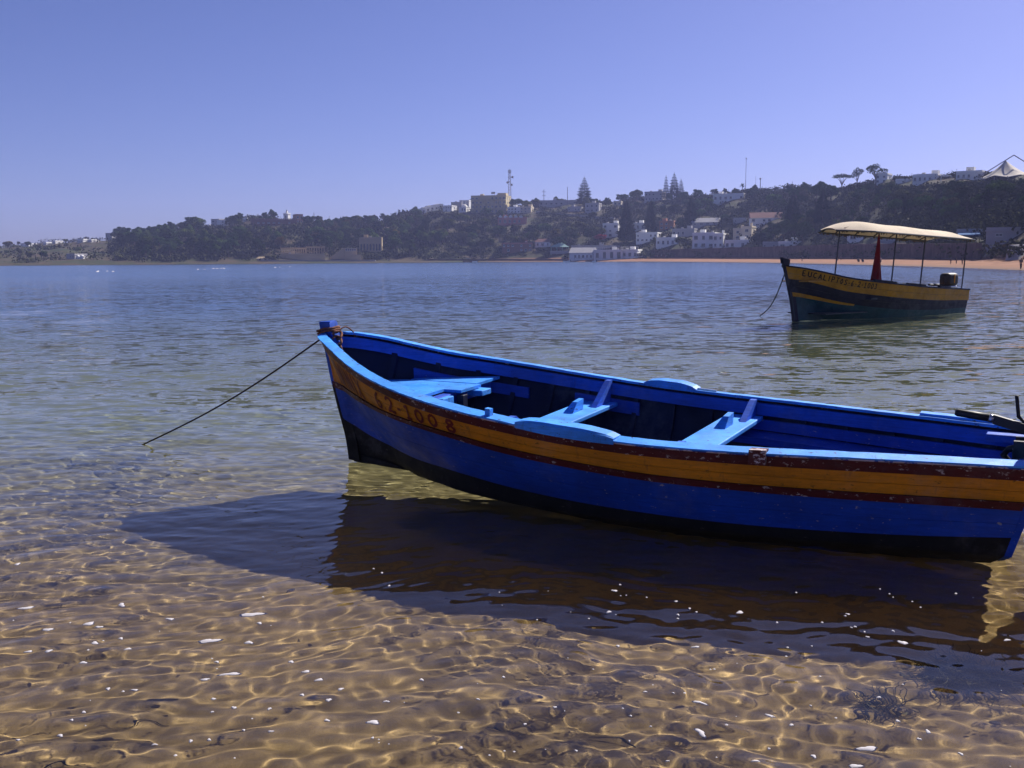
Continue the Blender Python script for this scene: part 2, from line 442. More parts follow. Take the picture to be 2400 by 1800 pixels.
sand = mixrgb(nt, (0.24, 0.120, 0.070), ramp(nt, noise(nt, 0.4, 5, 0.6, P_, stretch=(1, 0.3, 1)), 0.3, 0.7, 0.8, 1.15), 1.0, 'MULTIPLY')
sand = mixrgb(nt, (0.16, 0.10, 0.07), sand, ramp(nt, sep.outputs[2], 0.05, 0.35))
c = mixrgb(nt, c, sand, k.outputs[0])
nt.links.new(c, b.inputs['Base Color']); b.inputs['Roughness'].default_value = 0.95; b.inputs['Specular IOR Level'].default_value = 0.1
ti = np.arange(len(ts) * len(cols)).reshape(len(ts), len(cols))
land = mk_np('hill_terrain', TV.reshape(-1, 3), SQ(ti), M_LAND)
land['kind'] = 'structure'

# ------------------------------------------------------------------ wooden boats
class Hull:
    def __init__(s, bow, stern, tilt, sg, b, h, stem_z, stem_s, keel_s, keel_z, flare, curve, lift=0.0, rake=0.0):
        s.rake = rake
        s.bow = Vector((*bow, 0)); s.L = (Vector((*stern, 0)) - s.bow).length
        s.ax = (Vector((*stern, 0)) - s.bow) / s.L; s.pe = Vector((-s.ax.y, s.ax.x, 0)); s.tilt = tilt
        r_ = np.sqrt(np.array(sg)); s.fb = spline(r_, b); s.fh = spline(r_, np.array(h) + lift)
        s.sst = lambda z: float(np.interp(z, stem_z, stem_s))
        s.zk = spline(np.sqrt(np.array(keel_s)), keel_z)
        s.fl = lambda g: float(np.interp(g, *flare)); s.cv = lambda g: float(np.interp(g, *curve))
        s.sg = r_
        s.base = s.bow + s.ax * s.L * 0.5
    def b(s, g): return float(s.fb(math.sqrt(g)))
    def h(s, g): return float(s.fh(math.sqrt(g)))
    def table(s, vals):
        f = spline(s.sg, vals); return lambda g: float(f(math.sqrt(g)))
    def at(s, g, v, z, stem=True):
        a = g + ((s.sst(z) + 0.008) * (1 - g) ** 14 if stem else 0) + (g ** 6 * (0.020 + s.rake * (z - 0.57)) if s.rake else 0)
        p = s.bow + s.ax * (s.L * a) + s.pe * v
        return Vector((p.x, p.y, z + v * s.tilt)) - s.base
    def half(s, g, d):
        x = s.b(g) - s.fl(g) * d - s.cv(g) * d * d; k = 0.07 * min(1.0, g / 0.012)
        return 0.5 * (x + 0.04 + math.sqrt((x - 0.04) ** 2 + k * k)) if g < 0.3 else max(0.04, x)
    def P(s, g, side, d, inset=0.0, dz=0.0):
        z = s.h(g) - d
        return s.at(g, side * max(0.012, s.half(g, d) - inset), z + dz)
    def strip(s, name, side, d0, d1, off, mat, parent, g0=0.0, g1=1.0, n=46, rows=4, jit=0.0, back=0.012):
        """a strake: outer skin between two drops, with top and bottom lips"""
        gs = [(math.sqrt(g0) + (math.sqrt(g1) - math.sqrt(g0)) * i / n) ** 2 for i in range(n + 1)]
        V = []; F = []; R = rows + 3
        rr = random.Random(hash(name) % 999 + int(side))
        for g in gs:
            a, c = d0(g), d1(g)
            V.append(s.P(g, side, a, back - off))
            for k in range(rows + 1):
                d = a + (c - a) * k / rows
                V.append(s.P(g, side, d, -off + rr.uniform(-jit, jit)))
            V.append(s.P(g, side, c, back - off))
        for i in range(n):
            for k in range(R - 1):
                q = (i * R + k, i * R + k + 1, (i + 1) * R + k + 1, (i + 1) * R + k)
                F.append(q if side < 0 else q[::-1])
        F.append(tuple(range(R))[::-1]); F.append(tuple(n * R + k for k in range(R)))
        return mk(name, V, F, mat, parent, smooth=False)
    def bar(s, name, side, d_top, height, in0, in1, mat, parent, g0=0.0, g1=1.0, n=46, jit=0.0, seed=1, caps=True, minv=0.012, crown=0.0):
        """a rectangular timber following the side of the hull"""
        r_ = random.Random(seed)
        gs = [(math.sqrt(g0) + (math.sqrt(g1) - math.sqrt(g0)) * i / n) ** 2 for i in range(n + 1)]
        V = []; F = []
        for g in gs:
            d = d_top(g) if callable(d_top) else d_top
            z = s.h(g) - d; hf = s.half(g, max(d, 0))
            ho = max(minv + 0.02, hf - in0); hi = max(minv, hf - in1)
            j = lambda: r_.uniform(-jit, jit)
            V += [s.at(g, side * (ho + j()), z - height), s.at(g, side * (hi + j()), z - height),
                  s.at(g, side * (hi + j()), z + j() * 0.6), s.at(g, side * (ho + j()), z - crown + j() * 0.6)]
        for i in range(n):
            for k in range(4):
                k2 = (k + 1) % 4
                q = (i * 4 + k, i * 4 + k2, (i + 1) * 4 + k2, (i + 1) * 4 + k)
                F.append(q if side > 0 else q[::-1])
        F.append((0, 1, 2, 3)); F.append(tuple(n * 4 + k for k in (3, 2, 1, 0)))
        return mk(name, V, F, mat, parent)

FONT = {  # hand-painted strokes in a unit cell
    '0': [[(.5, 1), (.2, .8), (.1, .5), (.2, .2), (.5, 0), (.8, .2), (.9, .5), (.8, .8), (.5, 1)]],
    '1': [[(.2, .78), (.5, 1), (.5, 0)], [(.2, 0), (.85, 0)]],
    '2': [[(.1, .78), (.3, 1), (.65, 1), (.85, .78), (.7, .5), (.15, .08)], [(.05, .04), (.55, .1), (.95, .0), (.95, .18)]],
    '3': [[(.1, .9), (.5, 1), (.85, .78), (.5, .53), (.9, .25), (.5, 0), (.1, .1)]],
    '6': [[(.7, 1), (.3, .75), (.12, .35), (.3, .03), (.65, .03), (.8, .25), (.6, .45), (.2, .35)]],
    '8': [[(.5, .53), (.2, .72), (.3, .96), (.65, .98), (.8, .75), (.5, .53), (.15, .28), (.3, .02), (.7, .02), (.9, .26), (.5, .53)]],
    '-': [[(.15, .45), (.85, .45)]], '.': [[(.3, .1), (.7, .1)]],
    'E': [[(.85, 1), (.15, 1), (.15, 0), (.9, 0)], [(.15, .52), (.7, .52)]], 'U': [[(.12, 1), (.12, .2), (.5, 0), (.88, .2), (.88, 1)]],
    'C': [[(.9, .85), (.5, 1), (.1, .7), (.1, .3), (.5, 0), (.9, .15)]], 'A': [[(.05, 0), (.5, 1), (.95, 0)], [(.22, .35), (.78, .35)]],
    'L': [[(.15, 1), (.15, 0), (.9, 0)]], 'I': [[(.5, 1), (.5, 0)]], 'P': [[(.15, 0), (.15, 1), (.75, .95), (.85, .7), (.7, .5), (.15, .47)]],
    'T': [[(.5, 0), (.5, 1)], [(.02, 1), (.98, 1)]], 'S': [[(.9, .88), (.5, 1), (.12, .8), (.5, .52), (.9, .25), (.5, 0), (.1, .12)]],
    'O': [[(.5, 1), (.1, .5), (.5, 0), (.9, .5), (.5, 1)]], 'N': [[(.1, 0), (.1, 1), (.9, 0), (.9, 1)]],
    'W': [[(.0, 1), (.25, 0), (.5, .8), (.75, 0), (1, 1)]], 'X': [[(.05, 1), (.95, 0)], [(.05, 0), (.95, 1)]],
}
def letter(hull, ch, g0, g1, dtop, dbot, side, wd, mat, parent, off=0.004, serif=False):
    """one painted character lying on a strake; g0..g1 along the boat, dtop..dbot down the side"""
    V = []; F = []
    cellw = (g1 - g0) * hull.L
    def pt(x, y):
        g = g0 + (g1 - g0) * x; d0, d1 = dtop(g), dbot(g)
        return hull.P(g, side, d1 + (d0 - d1) * y, -off)
    for line in FONT[ch]:
        hgt = dbot(g0) - dtop(g0)
        pts = []
        for (x0, y0), (x1, y1) in zip(line[:-1], line[1:]):
            for k in range(4): pts.append((x0 + (x1 - x0) * k / 4, y0 + (y1 - y0) * k / 4))
        pts.append(line[-1])
        b0 = len(V)
        for i, (x, y) in enumerate(pts):
            xa, ya = pts[max(i - 1, 0)]; xb, yb = pts[min(i + 1, len(pts) - 1)]
            tx, ty = (xb - xa) * cellw, (yb - ya) * hgt
            l = math.hypot(tx, ty) or 1
            nx, ny = -ty / l * wd / cellw, tx / l * wd / hgt
            V += [pt(x - nx, y - ny), pt(x + nx, y + ny)]
        for i in range(len(pts) - 1):
            F.append((b0 + 2 * i, b0 + 2 * i + 1, b0 + 2 * i + 3, b0 + 2 * i + 2))
    return mk('letter', V, F, mat, parent)

# ---------------- the blue boat in the foreground
SG = [0, .03, .06, .1, .15, .2, .3, .4, .5, .6, .7, .8, .9, 1]
LIFT = 0.07
HB = Hull((-1.42, 8.45), (3.0, 5.9), math.sin(math.radians(3)), SG,
          [.045, .272, .39, .515, .635, .735, .855, .900, .912, .895, .826, .718, .606, .494],
          [1.005, .969, .923, .856, .79, .744, .667, .607, .560, .532, .520, .514, .510, .502],
          [.0, .077, .213, .461, .662, .893, 1.094, 1.181], [.0160, .0144, .010, -.0053, -.0165, -.0265, -.0362, -.0393],
          [0, .05, .1, .2, .35, .6, 1], [.075, .055, .025, -.08, -.26, -.42, -.40],
          ([0, .1, .25, .5, 1], [.38, .42, .30, .12, .06]), ([0, .1, .25, .5, 1], [.1, .3, .5, .5, .25]), LIFT, 0.055)
boat = empty('rowing_boat', HB.base)
tag(boat, 'weathered blue wooden boat with yellow and dark red stripes floating in the shallows', 'boat')
D2 = HB.table([.13, .125, .112, .100, .092, .090, .090, .090, .088, .086, .086, .090, .091, .092])
D3 = HB.table([.40, .39, .359, .307, .270, .240, .205, .203, .197, .203, .210, .217, .219, .217])
D4 = HB.table([.445, .438, .415, .355, .305, .278, .243, .245, .241, .246, .252, .264, .266, .264])
D5 = HB.table([.70, .733, .749, .73, .68, .64, .565, .535, .505, .490, .492, .490, .476, .440])
K = lambda v: (lambda g: v)
for side in (-1, 1):
    HB.strip('sheer_strake', side, K(0.018), D2, 0.010, M_RED, boat, jit=0.001)
    HB.strip('upper_strake', side, D2, lambda g: D2(g) + (D3(g) - D2(g)) * 0.52 - 0.0015, 0.001, M_YEL, boat)
    HB.strip('lower_strake', side, lambda g: D2(g) + (D3(g) - D2(g)) * 0.52 + 0.0015, D3, 0.0, M_YEL, boat)
    HB.strip('rubbing_strake', side, D3, D4, 0.020, M_RED, boat, rows=2, jit=0.0015)
    for k in range(2):
        f0, f1 = k / 2, (k + 1) / 2
        HB.strip('topside_plank', side, lambda g, f0=f0: D4(g) + (D5(g) - D4(g)) * f0 + 0.001,
                 lambda g, f1=f1: D4(g) + (D5(g) - D4(g)) * f1 - 0.001, -0.001 * k, M_BLUE, boat, rows=3)
    # black bottom down to the keel
    n = 46; V = []; F = []
    for i in range(n + 1):
        g = (i / n) ** 2; d5 = D5(g); b5 = HB.half(g, d5); z5 = HB.h(g) - d5; zk = float(HB.zk(math.sqrt(g))); zk = min(zk, z5 - 0.02)
        for bb, zz in ((1.0, z5), (0.93, z5 * .6 + zk * .4), (0.72, z5 * .25 + zk * .75), (0.35, z5 * .06 + zk * .94), (0.0, zk)):
            V.append(HB.at(g, side * max(0.02, b5 * bb - 0.003), zz))
    for i in range(n):
        for k in range(4):
            q = (i * 5 + k, i * 5 + k + 1, (i + 1) * 5 + k + 1, (i + 1) * 5 + k)
            F.append(q if side < 0 else q[::-1])
    mk('bottom', V, F, M_BLACK, boat, smooth=True)
    # inside skin
    V = []; F = []; R = 8
    for i in range(n + 1):
        g = (i / n) ** 2; dl = HB.h(g) - 0.10
        for k in range(R):
            V.append(HB.P(g, side, 0.032 + (dl - 0.032) * k / (R - 1), 0.032))
    for i in range(n):
        for k in range(R - 1):
            q = (i * R + k, i * R + k + 1, (i + 1) * R + k + 1, (i + 1) * R + k)
            F.append(q if side > 0 else q[::-1])
    mk('inner_planking', V, F, M_BLUE_IN_SHADE, boat, smooth=True)
    HB.bar('gunwale', side, -0.004, 0.020, -0.024, 0.082, M_BLUE_SUNLIT, boat, n=120, jit=0.0022, seed=4 + side, crown=0.010)
    HB.bar('rail_bead', side, 0.0165, 0.009, -0.018, 0.02, M_BEAD, boat, n=120, jit=0.0015, seed=9 + side)
    HB.bar('inwale', side, 0.034, 0.088, 0.072, 0.100, M_BLUE_HALF_LIT, boat, g0=0.004, n=60, jit=0.001)
    # ribs
    for g in (0.07, 0.13, 0.19, 0.25, 0.31, 0.37, 0.45, 0.51, 0.57, 0.65, 0.71, 0.77, 0.83, 0.89, 0.95):
        mb = MB(); dl = HB.h(g) - 0.105
        for k in range(5):
            da, db = 0.05 + (dl - 0.05) * k / 5, 0.05 + (dl - 0.05) * (k + 1) / 5
            w = 0.018 / HB.L
            mb.hexa([HB.P(g - w, side, db, 0.03), HB.P(g + w, side, db, 0.03), HB.P(g + w, side, db, 0.068), HB.P(g - w, side, db, 0.068),
                     HB.P(g - w, side, da, 0.03), HB.P(g + w, side, da, 0.03), HB.P(g + w, side, da, 0.068), HB.P(g - w, side, da, 0.068)])
        mb.build('rib', M_BLUE_IN_SHADE, boat)
# side boards inside (stringers and the stern side bench)
for side in (-1, 1):
    HB.bar('side_board', side, K(0.175), 0.085, 0.075, 0.098, M_BLUE, boat, 0.10, 0.275, n=16, jit=0.001)
    HB.bar('side_board', side, K(0.150), 0.100, 0.075, 0.098, M_BLUE, boat, 0.352, 0.458, n=12, jit=0.001)
    HB.bar('side_board', side, lambda g: 0.15, 0.075, 0.075, 0.098, M_BLUE, boat, 0.617, 0.985, n=24, jit=0.001)
    HB.bar('side_bench', side, lambda g: 0.235, 0.022, 0.06, 0.27, M_BLUE, boat, 0.625, 0.985, n=20)
    HB.bar('bench_riser', side, lambda g: 0.235, 0.05, 0.271, 0.293, M_BLUE, boat, 0.60, 0.985, n=20)
# floor boards
for k in range(-4, 5):
    V = []; F = []; gs = np.linspace(0.12, 0.985, 20); rows = []
    for g in gs:
        hb = HB.half(g, HB.h(g) - 0.10) - 0.03
        v0, v1 = max(-hb, k * 0.15 - 0.072), min(hb, k * 0.15 + 0.072)
        if v1 - v0 > 0.02: rows.append((g, v0, v1))
    if len(rows) < 2: continue
    mb = MB()
    for (ga, a0, a1), (gb, b0_, b1_) in zip(rows[:-1], rows[1:]):
        A = lambda g, v, z: HB.at(g, v, z)
        mb.hexa([A(ga, a0, .085), A(gb, b0_, .085), A(gb, b1_, .085), A(ga, a1, .085), A(ga, a0, .105), A(gb, b0_, .105), A(gb, b1_, .105), A(ga, a1, .105)])
    mb.build('floor_board', M_BLUE_IN_SHADE, boat)
# fore deck, planked lengthwise
ZD = 0.665
for k, (va, vb, ga, gb) in enumerate([(-.62, -.31, .10, .222), (-.30, -.03, .06, .205), (-.02, .27, .055, .235), (.28, .66, .085, .225)]):
    rows = []
    for g in np.linspace(ga, gb, 9):
        hb = HB.half(g, max(0.03, HB.h(g) - ZD)) - 0.075
        v0, v1 = max(-hb, va), min(hb, vb)
        if v1 - v0 > 0.01: rows.append((g, v0, v1))
    mb = MB()
    z0, z1 = ZD - 0.022 + 0.003 * (k % 2), ZD + 0.003 * (k % 2)
    for (a, a0, a1), (c_, c0, c1) in zip(rows[:-1], rows[1:]):
        mb.hexa([HB.at(a, a0, z0), HB.at(c_, c0, z0), HB.at(c_, c1, z0), HB.at(a, a1, z0), HB.at(a, a0, z1), HB.at(c_, c0, z1), HB.at(c_, c1, z1), HB.at(a, a1, z1)])
    mb.build('deck_plank', M_BLUE_SUNLIT, boat)
def cross(name, g0, g1, v0, v1, z0, z1, mat, jit=0.0):
    mb = MB(); A = HB.at
    mb.hexa([A(g0, v0, z0), A(g1, v0, z0), A(g1, v1, z0), A(g0, v1, z0), A(g0, v0, z1), A(g1, v0, z1), A(g1, v1, z1), A(g0, v1, z1)])
    o = mb.build(name, mat, boat)
    bv = o.modifiers.new('bevel', 'BEVEL'); bv.width = 0.006; bv.segments = 2
    return o
cross('deck_beam', .205, .221, -.55, .55, ZD - .11, ZD - .028, M_BLUE)
cross('deck_beam_end', .222, .250, .16, .30, ZD - .075, ZD - .03, M_BLUE_SUNLIT)
cross('deck_bracket', .222, .232, -.25, -.10, ZD - .10, ZD - .03, M_BLUE_SUNLIT)
cross('mast_post', .226, .238, -.02, .05, .11, ZD - .04, M_BLUE_IN_SHADE)
# thwarts, their knees, chocks and wedges
for g0, g1, z in ((.366, .424, .495), (.600, .652, .470)):
    hb = HB.half(.5 * (g0 + g1), .13) - .10
    cross('thwart', g0, g1, -hb, hb, z - .032, z, M_BLUE_SUNLIT)
    for side in (-1, 1):
        gm = g0 + (g1 - g0) * 0.72; w = 0.022 / HB.L
        hh = HB.h(gm)
        mb = MB()
        v_ = lambda d, i: side * (HB.half(gm, d) - i)
        mb.hexa([HB.at(gm - w, v_(hh - z, .36), z + .002), HB.at(gm + w, v_(hh - z, .36), z + .002), HB.at(gm + w, v_(hh - z, .101), z + .002), HB.at(gm - w, v_(hh - z, .101), z + .002),
                 HB.at(gm - w, v_(.03, .15), hh - .006), HB.at(gm + w, v_(.03, .15), hh - .006), HB.at(gm + w, v_(.03, .101), hh - .006), HB.at(gm - w, v_(.03, .101), hh - .006)])
        mb.build('knee', M_BLUE_HALF_LIT, boat)
    mb = MB(); gm = .5 * (g0 + g1)
    mb.hexa([HB.at(gm - .012, .22, z), HB.at(gm + .004, .22, z), HB.at(gm + .004, .40, z), HB.at(gm - .012, .40, z),
             HB.at(gm - .004, .30, z + .075), HB.at(gm + .004, .30, z + .075), HB.at(gm + .004, .41, z + .085), HB.at(gm - .004, .41, z + .085)])
    mb.build('wedge', M_BLUE_SUNLIT, boat)
# oar pads on the gunwales
for side, ga, gb in ((-1, .430, .566), (1, .462, .546)):
    n = 14; V = []; F = []
    for i in range(n + 1):
        g = ga + (gb - ga) * i / n; e = min(1, 3.2 * min(i, n - i) / n); hgt = 0.004 + 0.036 * e ** 0.5; ex = 0.020 * e
        hf = HB.b(g); z = HB.h(g) + 0.005
        for v, zz in ((hf + .026 + ex, -.035), (hf - .088, -.003), (hf - .084, hgt), (hf + .012 + ex, hgt), (hf + .026 + ex, hgt * .6)):
            V.append(HB.at(g, side * v, z + zz))
    for i in range(n):
        for k in range(5):
            q = (i * 5 + k, i * 5 + (k + 1) % 5, (i + 1) * 5 + (k + 1) % 5, (i + 1) * 5 + k)
            F.append(q if side > 0 else q[::-1])
    F.append(tuple(range(5))); F.append(tuple(n * 5 + k for k in range(5))[::-1])
    mk('oar_pad', V, F, M_BLUE_SUNLIT, boat)
HB.bar('gunwale_patch', -1, -0.012, 0.085, -0.034, 0.03, M_WHITEW, boat, .724, .742, n=2)
HB.bar('rail_peg', -1, -0.045, 0.045, 0.01, 0.05, M_BLUE_SUNLIT, boat, .380, .388, n=2)
HB.bar('rail_peg', 1, -0.014, 0.014, 0.03, 0.045, M_METAL, boat, .545, .575, n=2)
HB.bar('quarter_rail', 1, -0.020, 0.016, -0.02, 0.05, M_BLUE_SUNLIT, boat, .86, .99, n=8, jit=.002)
# transom
V = []; F = []; R = 12
for j, dg in enumerate((0.0, 0.008)):
    for side in (-1, 1):
        for k in range(R):
            d = -0.03 + (HB.h(1) + 0.03 - float(HB.zk(1.0))) * k / (R - 1)
            hb = HB.half(1.0, max(d, 0)) if d < D5(1.0) else HB.half(1.0, D5(1.0)) * (1 - ((d - D5(1.0)) / (HB.h(1) - float(HB.zk(1.0)) - D5(1.0))) ** 2.5)
            V.append(HB.at(1.0 + dg, side * max(.02, hb - .006 + .004 * j), HB.h(1) - d))
for j in (0, 1):
    o_ = j * 2 * R
    for k in range(R - 1):
        q = (o_ + k, o_ + k + 1, o_ + R + k + 1, o_ + R + k); F.append(q if j else q[::-1])
for si in (0, 1):
    for k in range(R - 1):
        F.append((si * R + k, si * R + k + 1, 2 * R + si * R + k + 1, 2 * R + si * R + k))
F.append((0, R, 3 * R, 2 * R)); F.append((R - 1, 2 * R - 1, 4 * R - 1, 3 * R - 1))
mk('transom', V, F, M_BLUE, boat)
cross('transom_pad', .985, 1.012, -.17, .17, HB.h(1) - .26, HB.h(1) + .045, M_BLUE)
cross('stern_knee', .94, .995, .34, .42, HB.h(1) - .08, HB.h(1) - .026, M_BLUE_HALF_LIT)
cross('stern_knee', .94, .995, -.42, -.34, HB.h(1) - .08, HB.h(1) - .026, M_BLUE_SUNLIT)
# stem post: blue above, black forefoot below
def stem_piece(name, zs, mat, w0=.045, head=False):
    V = []; F = []
    for i, z in enumerate(zs):
        s0 = HB.sst(z); dep = .13 / HB.L
        w = w0 * (0.70 if head and i == len(zs) - 1 else 1)
        for a, v in ((s0, -w * .55), (s0 + dep, -w), (s0 + dep, w), (s0, w * .55)):
            p = HB.bow + HB.ax * (HB.L * a) + HB.pe * v
            V.append(Vector((p.x, p.y, z + v * HB.tilt + (.016 * math.sin(7 * v + 40 * a) if head and i == len(zs) - 1 else 0))) - HB.base)
    for i in range(len(zs) - 1):
        for k in range(4):
            F.append((i * 4 + k, i * 4 + (k + 1) % 4, (i + 1) * 4 + (k + 1) % 4, (i + 1) * 4 + k))
    F.append((3, 2, 1, 0)); F.append(tuple((len(zs) - 1) * 4 + k for k in range(4)))
    return mk(name, V, F, mat, boat)
stem_piece('stem_post', list(np.linspace(.64, 1.15, 9)) + [1.175], M_BLUE_HALF_LIT, .050, True)
stem_piece('forefoot', list(np.linspace(.02, .639, 9)), M_BLACK, .046)
mb = MB()
for i in range(24):
    ga, gb = 0.005 + .99 * (i / 24), 0.005 + .99 * (i + 1) / 24
    za, zb_ = float(HB.zk(math.sqrt(ga))), float(HB.zk(math.sqrt(gb)))
    mb.hexa([HB.at(ga, -.03, za - .06), HB.at(gb, -.03, zb_ - .06), HB.at(gb, .03, zb_ - .06), HB.at(ga, .03, za - .06),
             HB.at(ga, -.03, za + .004), HB.at(gb, -.03, zb_ + .004), HB.at(gb, .03, zb_ + .004), HB.at(ga, .03, za + .004)])
mb.build('keel', M_BLACK, boat)
# painted number and the worn name at the bow
lt = lambda f: (lambda g: D2(g) + (D3(g) - D2(g)) * f)
g = .156
for ch, w, gap in (('6', .0180, .003), ('.', .005, .004), ('2', .0185, .007), ('-', .010, .006), ('1', .0165, .007), ('0', .0175, .009), ('0', .0175, .014), ('8', .0185, 0)):
    letter(HB, ch, g, g + w, lt(.12), lt(.88), -1, .0105, M_LET, boat, .0065); g += w + gap
g = .022
for ch, w, gap in (('I', .010, .004), ('W', .016, .004), ('I', .009, .003), ('N', .015, .004), ('I', .010, .004), ('X', .016, 0)):
    letter(HB, ch, g, g + w, lt(.08), lt(.92), -1, .011, M_LET, boat, .0065); g += w + gap

# rope at the stem head and the mooring line
rope = empty('bow_rope', HB.at(0, 0, 1.10) + HB.base)
tag(rope, 'brown rope wound and knotted round the head of the blue boat\'s stem', 'rope')
rb_ = HB.at(0, 0, 1.10) + HB.base
def stem_ring(z, slope, grow=0.0):
    pts = []
    for k in range(25):
        q = 2 * math.pi * k / 24
        ca, sa = math.cos(q), math.sin(q)
        f = 1 / max(abs(ca), abs(sa)) ** 0.75
        a = HB.L * HB.sst(z) + .065 - (.075 + grow) * ca * f; v = (.058 + grow) * sa * f
        p = HB.bow + HB.ax * a + HB.pe * v
        pts.append(Vector((p.x, p.y, z - slope * ca + .004 * math.sin(q * 3))) - rb_)
    return pts
for z, sl, gr in ((1.078, .022, .002), (1.098, .018, .004)):
    MB().tube(stem_ring(z, sl, gr), .0095, 8, False).build('rope_turn', M_ROPE, rope, True)
kp = HB.bow + HB.ax * (HB.L * HB.sst(1.08) + .155)
mb = MB()
for k in range(3):
    pts = []
    for i in range(26):
        q = 2 * math.pi * i / 25
        pts.append(Vector((kp.x, kp.y, 1.05 - .045 * k)) + Vector((.034 * math.cos(q + k), .030 * math.sin(2 * q + k), .034 * math.sin(q + .6 * k))) - rb_)
    mb.tube(pts, .011, 7, False)
mb.build('rope_knot', M_ROPE, rope, True)
a0 = Vector((kp.x, kp.y, 1.07)); a1 = HB.P(.012, 1, .0, .04) + HB.base
pts = [a0 - rb_]
for i in range(1, 9):
    f = i / 8; p = a0.lerp(a1 + Vector((.06, -.02, 0)), f); p.z += .045 * math.sin(f * 3.14); pts.append(p - rb_)
e = pts[-1].copy()
for i in range(1, 8): pts.append(e + Vector((.015 * math.sin(i * .8), -.004 * i, -.032 * i)))
MB().tube(pts, .006, 7).build('rope_tail', M_ROPE, rope, True)

m0 = HB.bow + HB.ax * (HB.L * HB.sst(1.03) - .005); m0.z = 1.03
m1 = onz(337, 1041, 0.0)
line = empty('mooring_line', m1)
tag(line, 'dark thin mooring line running from the blue boat\'s bow down into the water', 'rope')
pts = []
for i in range(25):
    f = i / 24; p = m0.lerp(m1, f); p.z -= .06 * math.sin(math.pi * f); pts.append(p - m1)
MB().tube(pts, .0075, 6).build('taut_rope', M_LINE, line, True)
m2 = onz(250, 1046, -.03); pts = [Vector((0, 0, .0)), (m2 - m1) * .5 + Vector((0, 0, -.06)), (m2 - m1) * 1.6 + Vector((0, 0, -.45))]
MB().tube(pts, .0075, 6).build('sunken_rope', M_LINE, line, True)

# outboard motor on the transom (most of it outside the frame)
mo = HB.at(1.03, 0, 0) + HB.base
motor = empty('outboard_motor', (mo.x, mo.y, 0.0), math.atan2(HB.ax.y, HB.ax.x))
tag(motor, 'black outboard motor with tiller grip reaching over the blue boat\'s stern', 'outboard motor')
def rounded(name, c, d, mat, parent, w=.03, seg=3):
    o = MB().box(c, d).build(name, mat, parent)
    bv = o.modifiers.new('bevel', 'BEVEL'); bv.width = w; bv.segments = seg
    o.data.polygons.foreach_set('use_smooth', np.ones(len(o.data.polygons), dtype=bool))
    return o
TT = HB.h(1)
cowl = rounded('cowl', (.24, 0, TT + .36), (.42, .26, .30), M_MOTOR, motor, .08, 4)
rounded('cowl_band', (.24, 0, TT + .22), (.40, .25, .04), M_METAL, motor, .015)
rounded('midsection', (.24, 0, TT - .12), (.15, .11, .66), M_MOTOR, motor, .03)
rounded('cavitation_plate', (.30, 0, -.16), (.32, .17, .015), M_MOTOR, motor, .005, 1)
rounded('gearcase', (.26, 0, -.30), (.30, .09, .09), M_MOTOR, motor, .04)
mb = MB()
for k in range(3):
    q = k * 2.094; c_, s_ = math.cos(q), math.sin(q)
    mb.hexa([(.42, -.02 * c_, -.30 - .02 * s_), (.45, .03 * c_ - .02, -.30 + .03 * s_), (.45, .11 * c_ - .03 * s_, -.30 + .11 * s_ + .03 * c_), (.42, .11 * c_ + .03 * s_, -.30 + .11 * s_ - .03 * c_),
             (.425, -.02 * c_, -.30 - .02 * s_), (.455, .03 * c_ - .02, -.30 + .03 * s_), (.455, .11 * c_ - .03 * s_, -.30 + .11 * s_ + .03 * c_), (.425, .11 * c_ + .03 * s_, -.30 + .11 * s_ - .03 * c_)])
mb.build('propeller', M_METAL, motor)
for v in (-.075, .075):
    mb = MB().box((-.02, v, TT - .02), (.24, .035, .10)).box((-.13, v, TT - .10), (.03, .035, .16)).tube([(-.125, v, TT - .13), (-.22, v, TT - .13)], .009)
    br = mb.build('clamp', M_MOTOR, motor)
    MB().tube([(-.22, v - .045, TT - .13), (-.22, v + .045, TT - .13)], .010).build('clamp_screw', M_METAL, motor)
MB().tube([(-.10, -.06, TT + .0), (-.17, -.02, TT - .03), (-.2, .05, TT - .08), (-.16, .10, TT - .14)], .018, 8).build('fuel_hose', M_RUB, motor, True)
t0 = onz(2238, 966, .74); 
def mloc(p):
    d = p - Vector((mo.x, mo.y, 0)); return Vector((d.dot(HB.ax), d.dot(HB.pe), p.z))
tg0 = mloc(ony(2238, 966, 6.16)); tg1 = mloc(ony(2318, 979, 6.08)); tg2 = mloc(ony(2412, 1006, 5.98))
MB().tube([tg0, tg0.lerp(tg1, .08), tg0.lerp(tg1, .5), tg1], [.016, .0235, .0235, .024], 12).build('tiller_grip', M_RUB, motor, True)
MB().tube([tg1, tg1.lerp(tg2, .12)], [.027, .025], 12).build('grip_collar', M_METAL, motor, True)
ta = tg1.lerp(tg2, .1); tb = Vector((.10, 0, TT + .16)); up = Vector((0, 0, .028)); sd = Vector((0, .020, 0))
mb = MB().hexa([ta - up - sd, tg2 - up * 1.2 - sd, tg2 - up * 1.2 + sd, ta - up + sd, ta + up - sd, tg2 + up * .9 - sd, tg2 + up * .9 + sd, ta + up + sd])
mb.hexa([tg2 - up * 1.2 - sd, tb - up * 1.5 - sd, tb - up * 1.5 + sd, tg2 - up * 1.2 + sd, tg2 + up * .9 - sd, tb + up - sd, tb + up + sd, tg2 + up * .9 + sd])
mb.build('tiller_arm', M_MOTOR, motor)
lv = mloc(ony(2383, 927, 6.02)); lb = mloc(ony(2388, 985, 6.02))
MB().tube([lv, lv.lerp(lb, .45), lv.lerp(lb, .85), lb + Vector((.025, 0, -.005)), lb + Vector((.12, 0, .0)), tb + Vector((.02, .03, .03))], .0115, 8).build('shift_lever', M_RUB, motor, True)

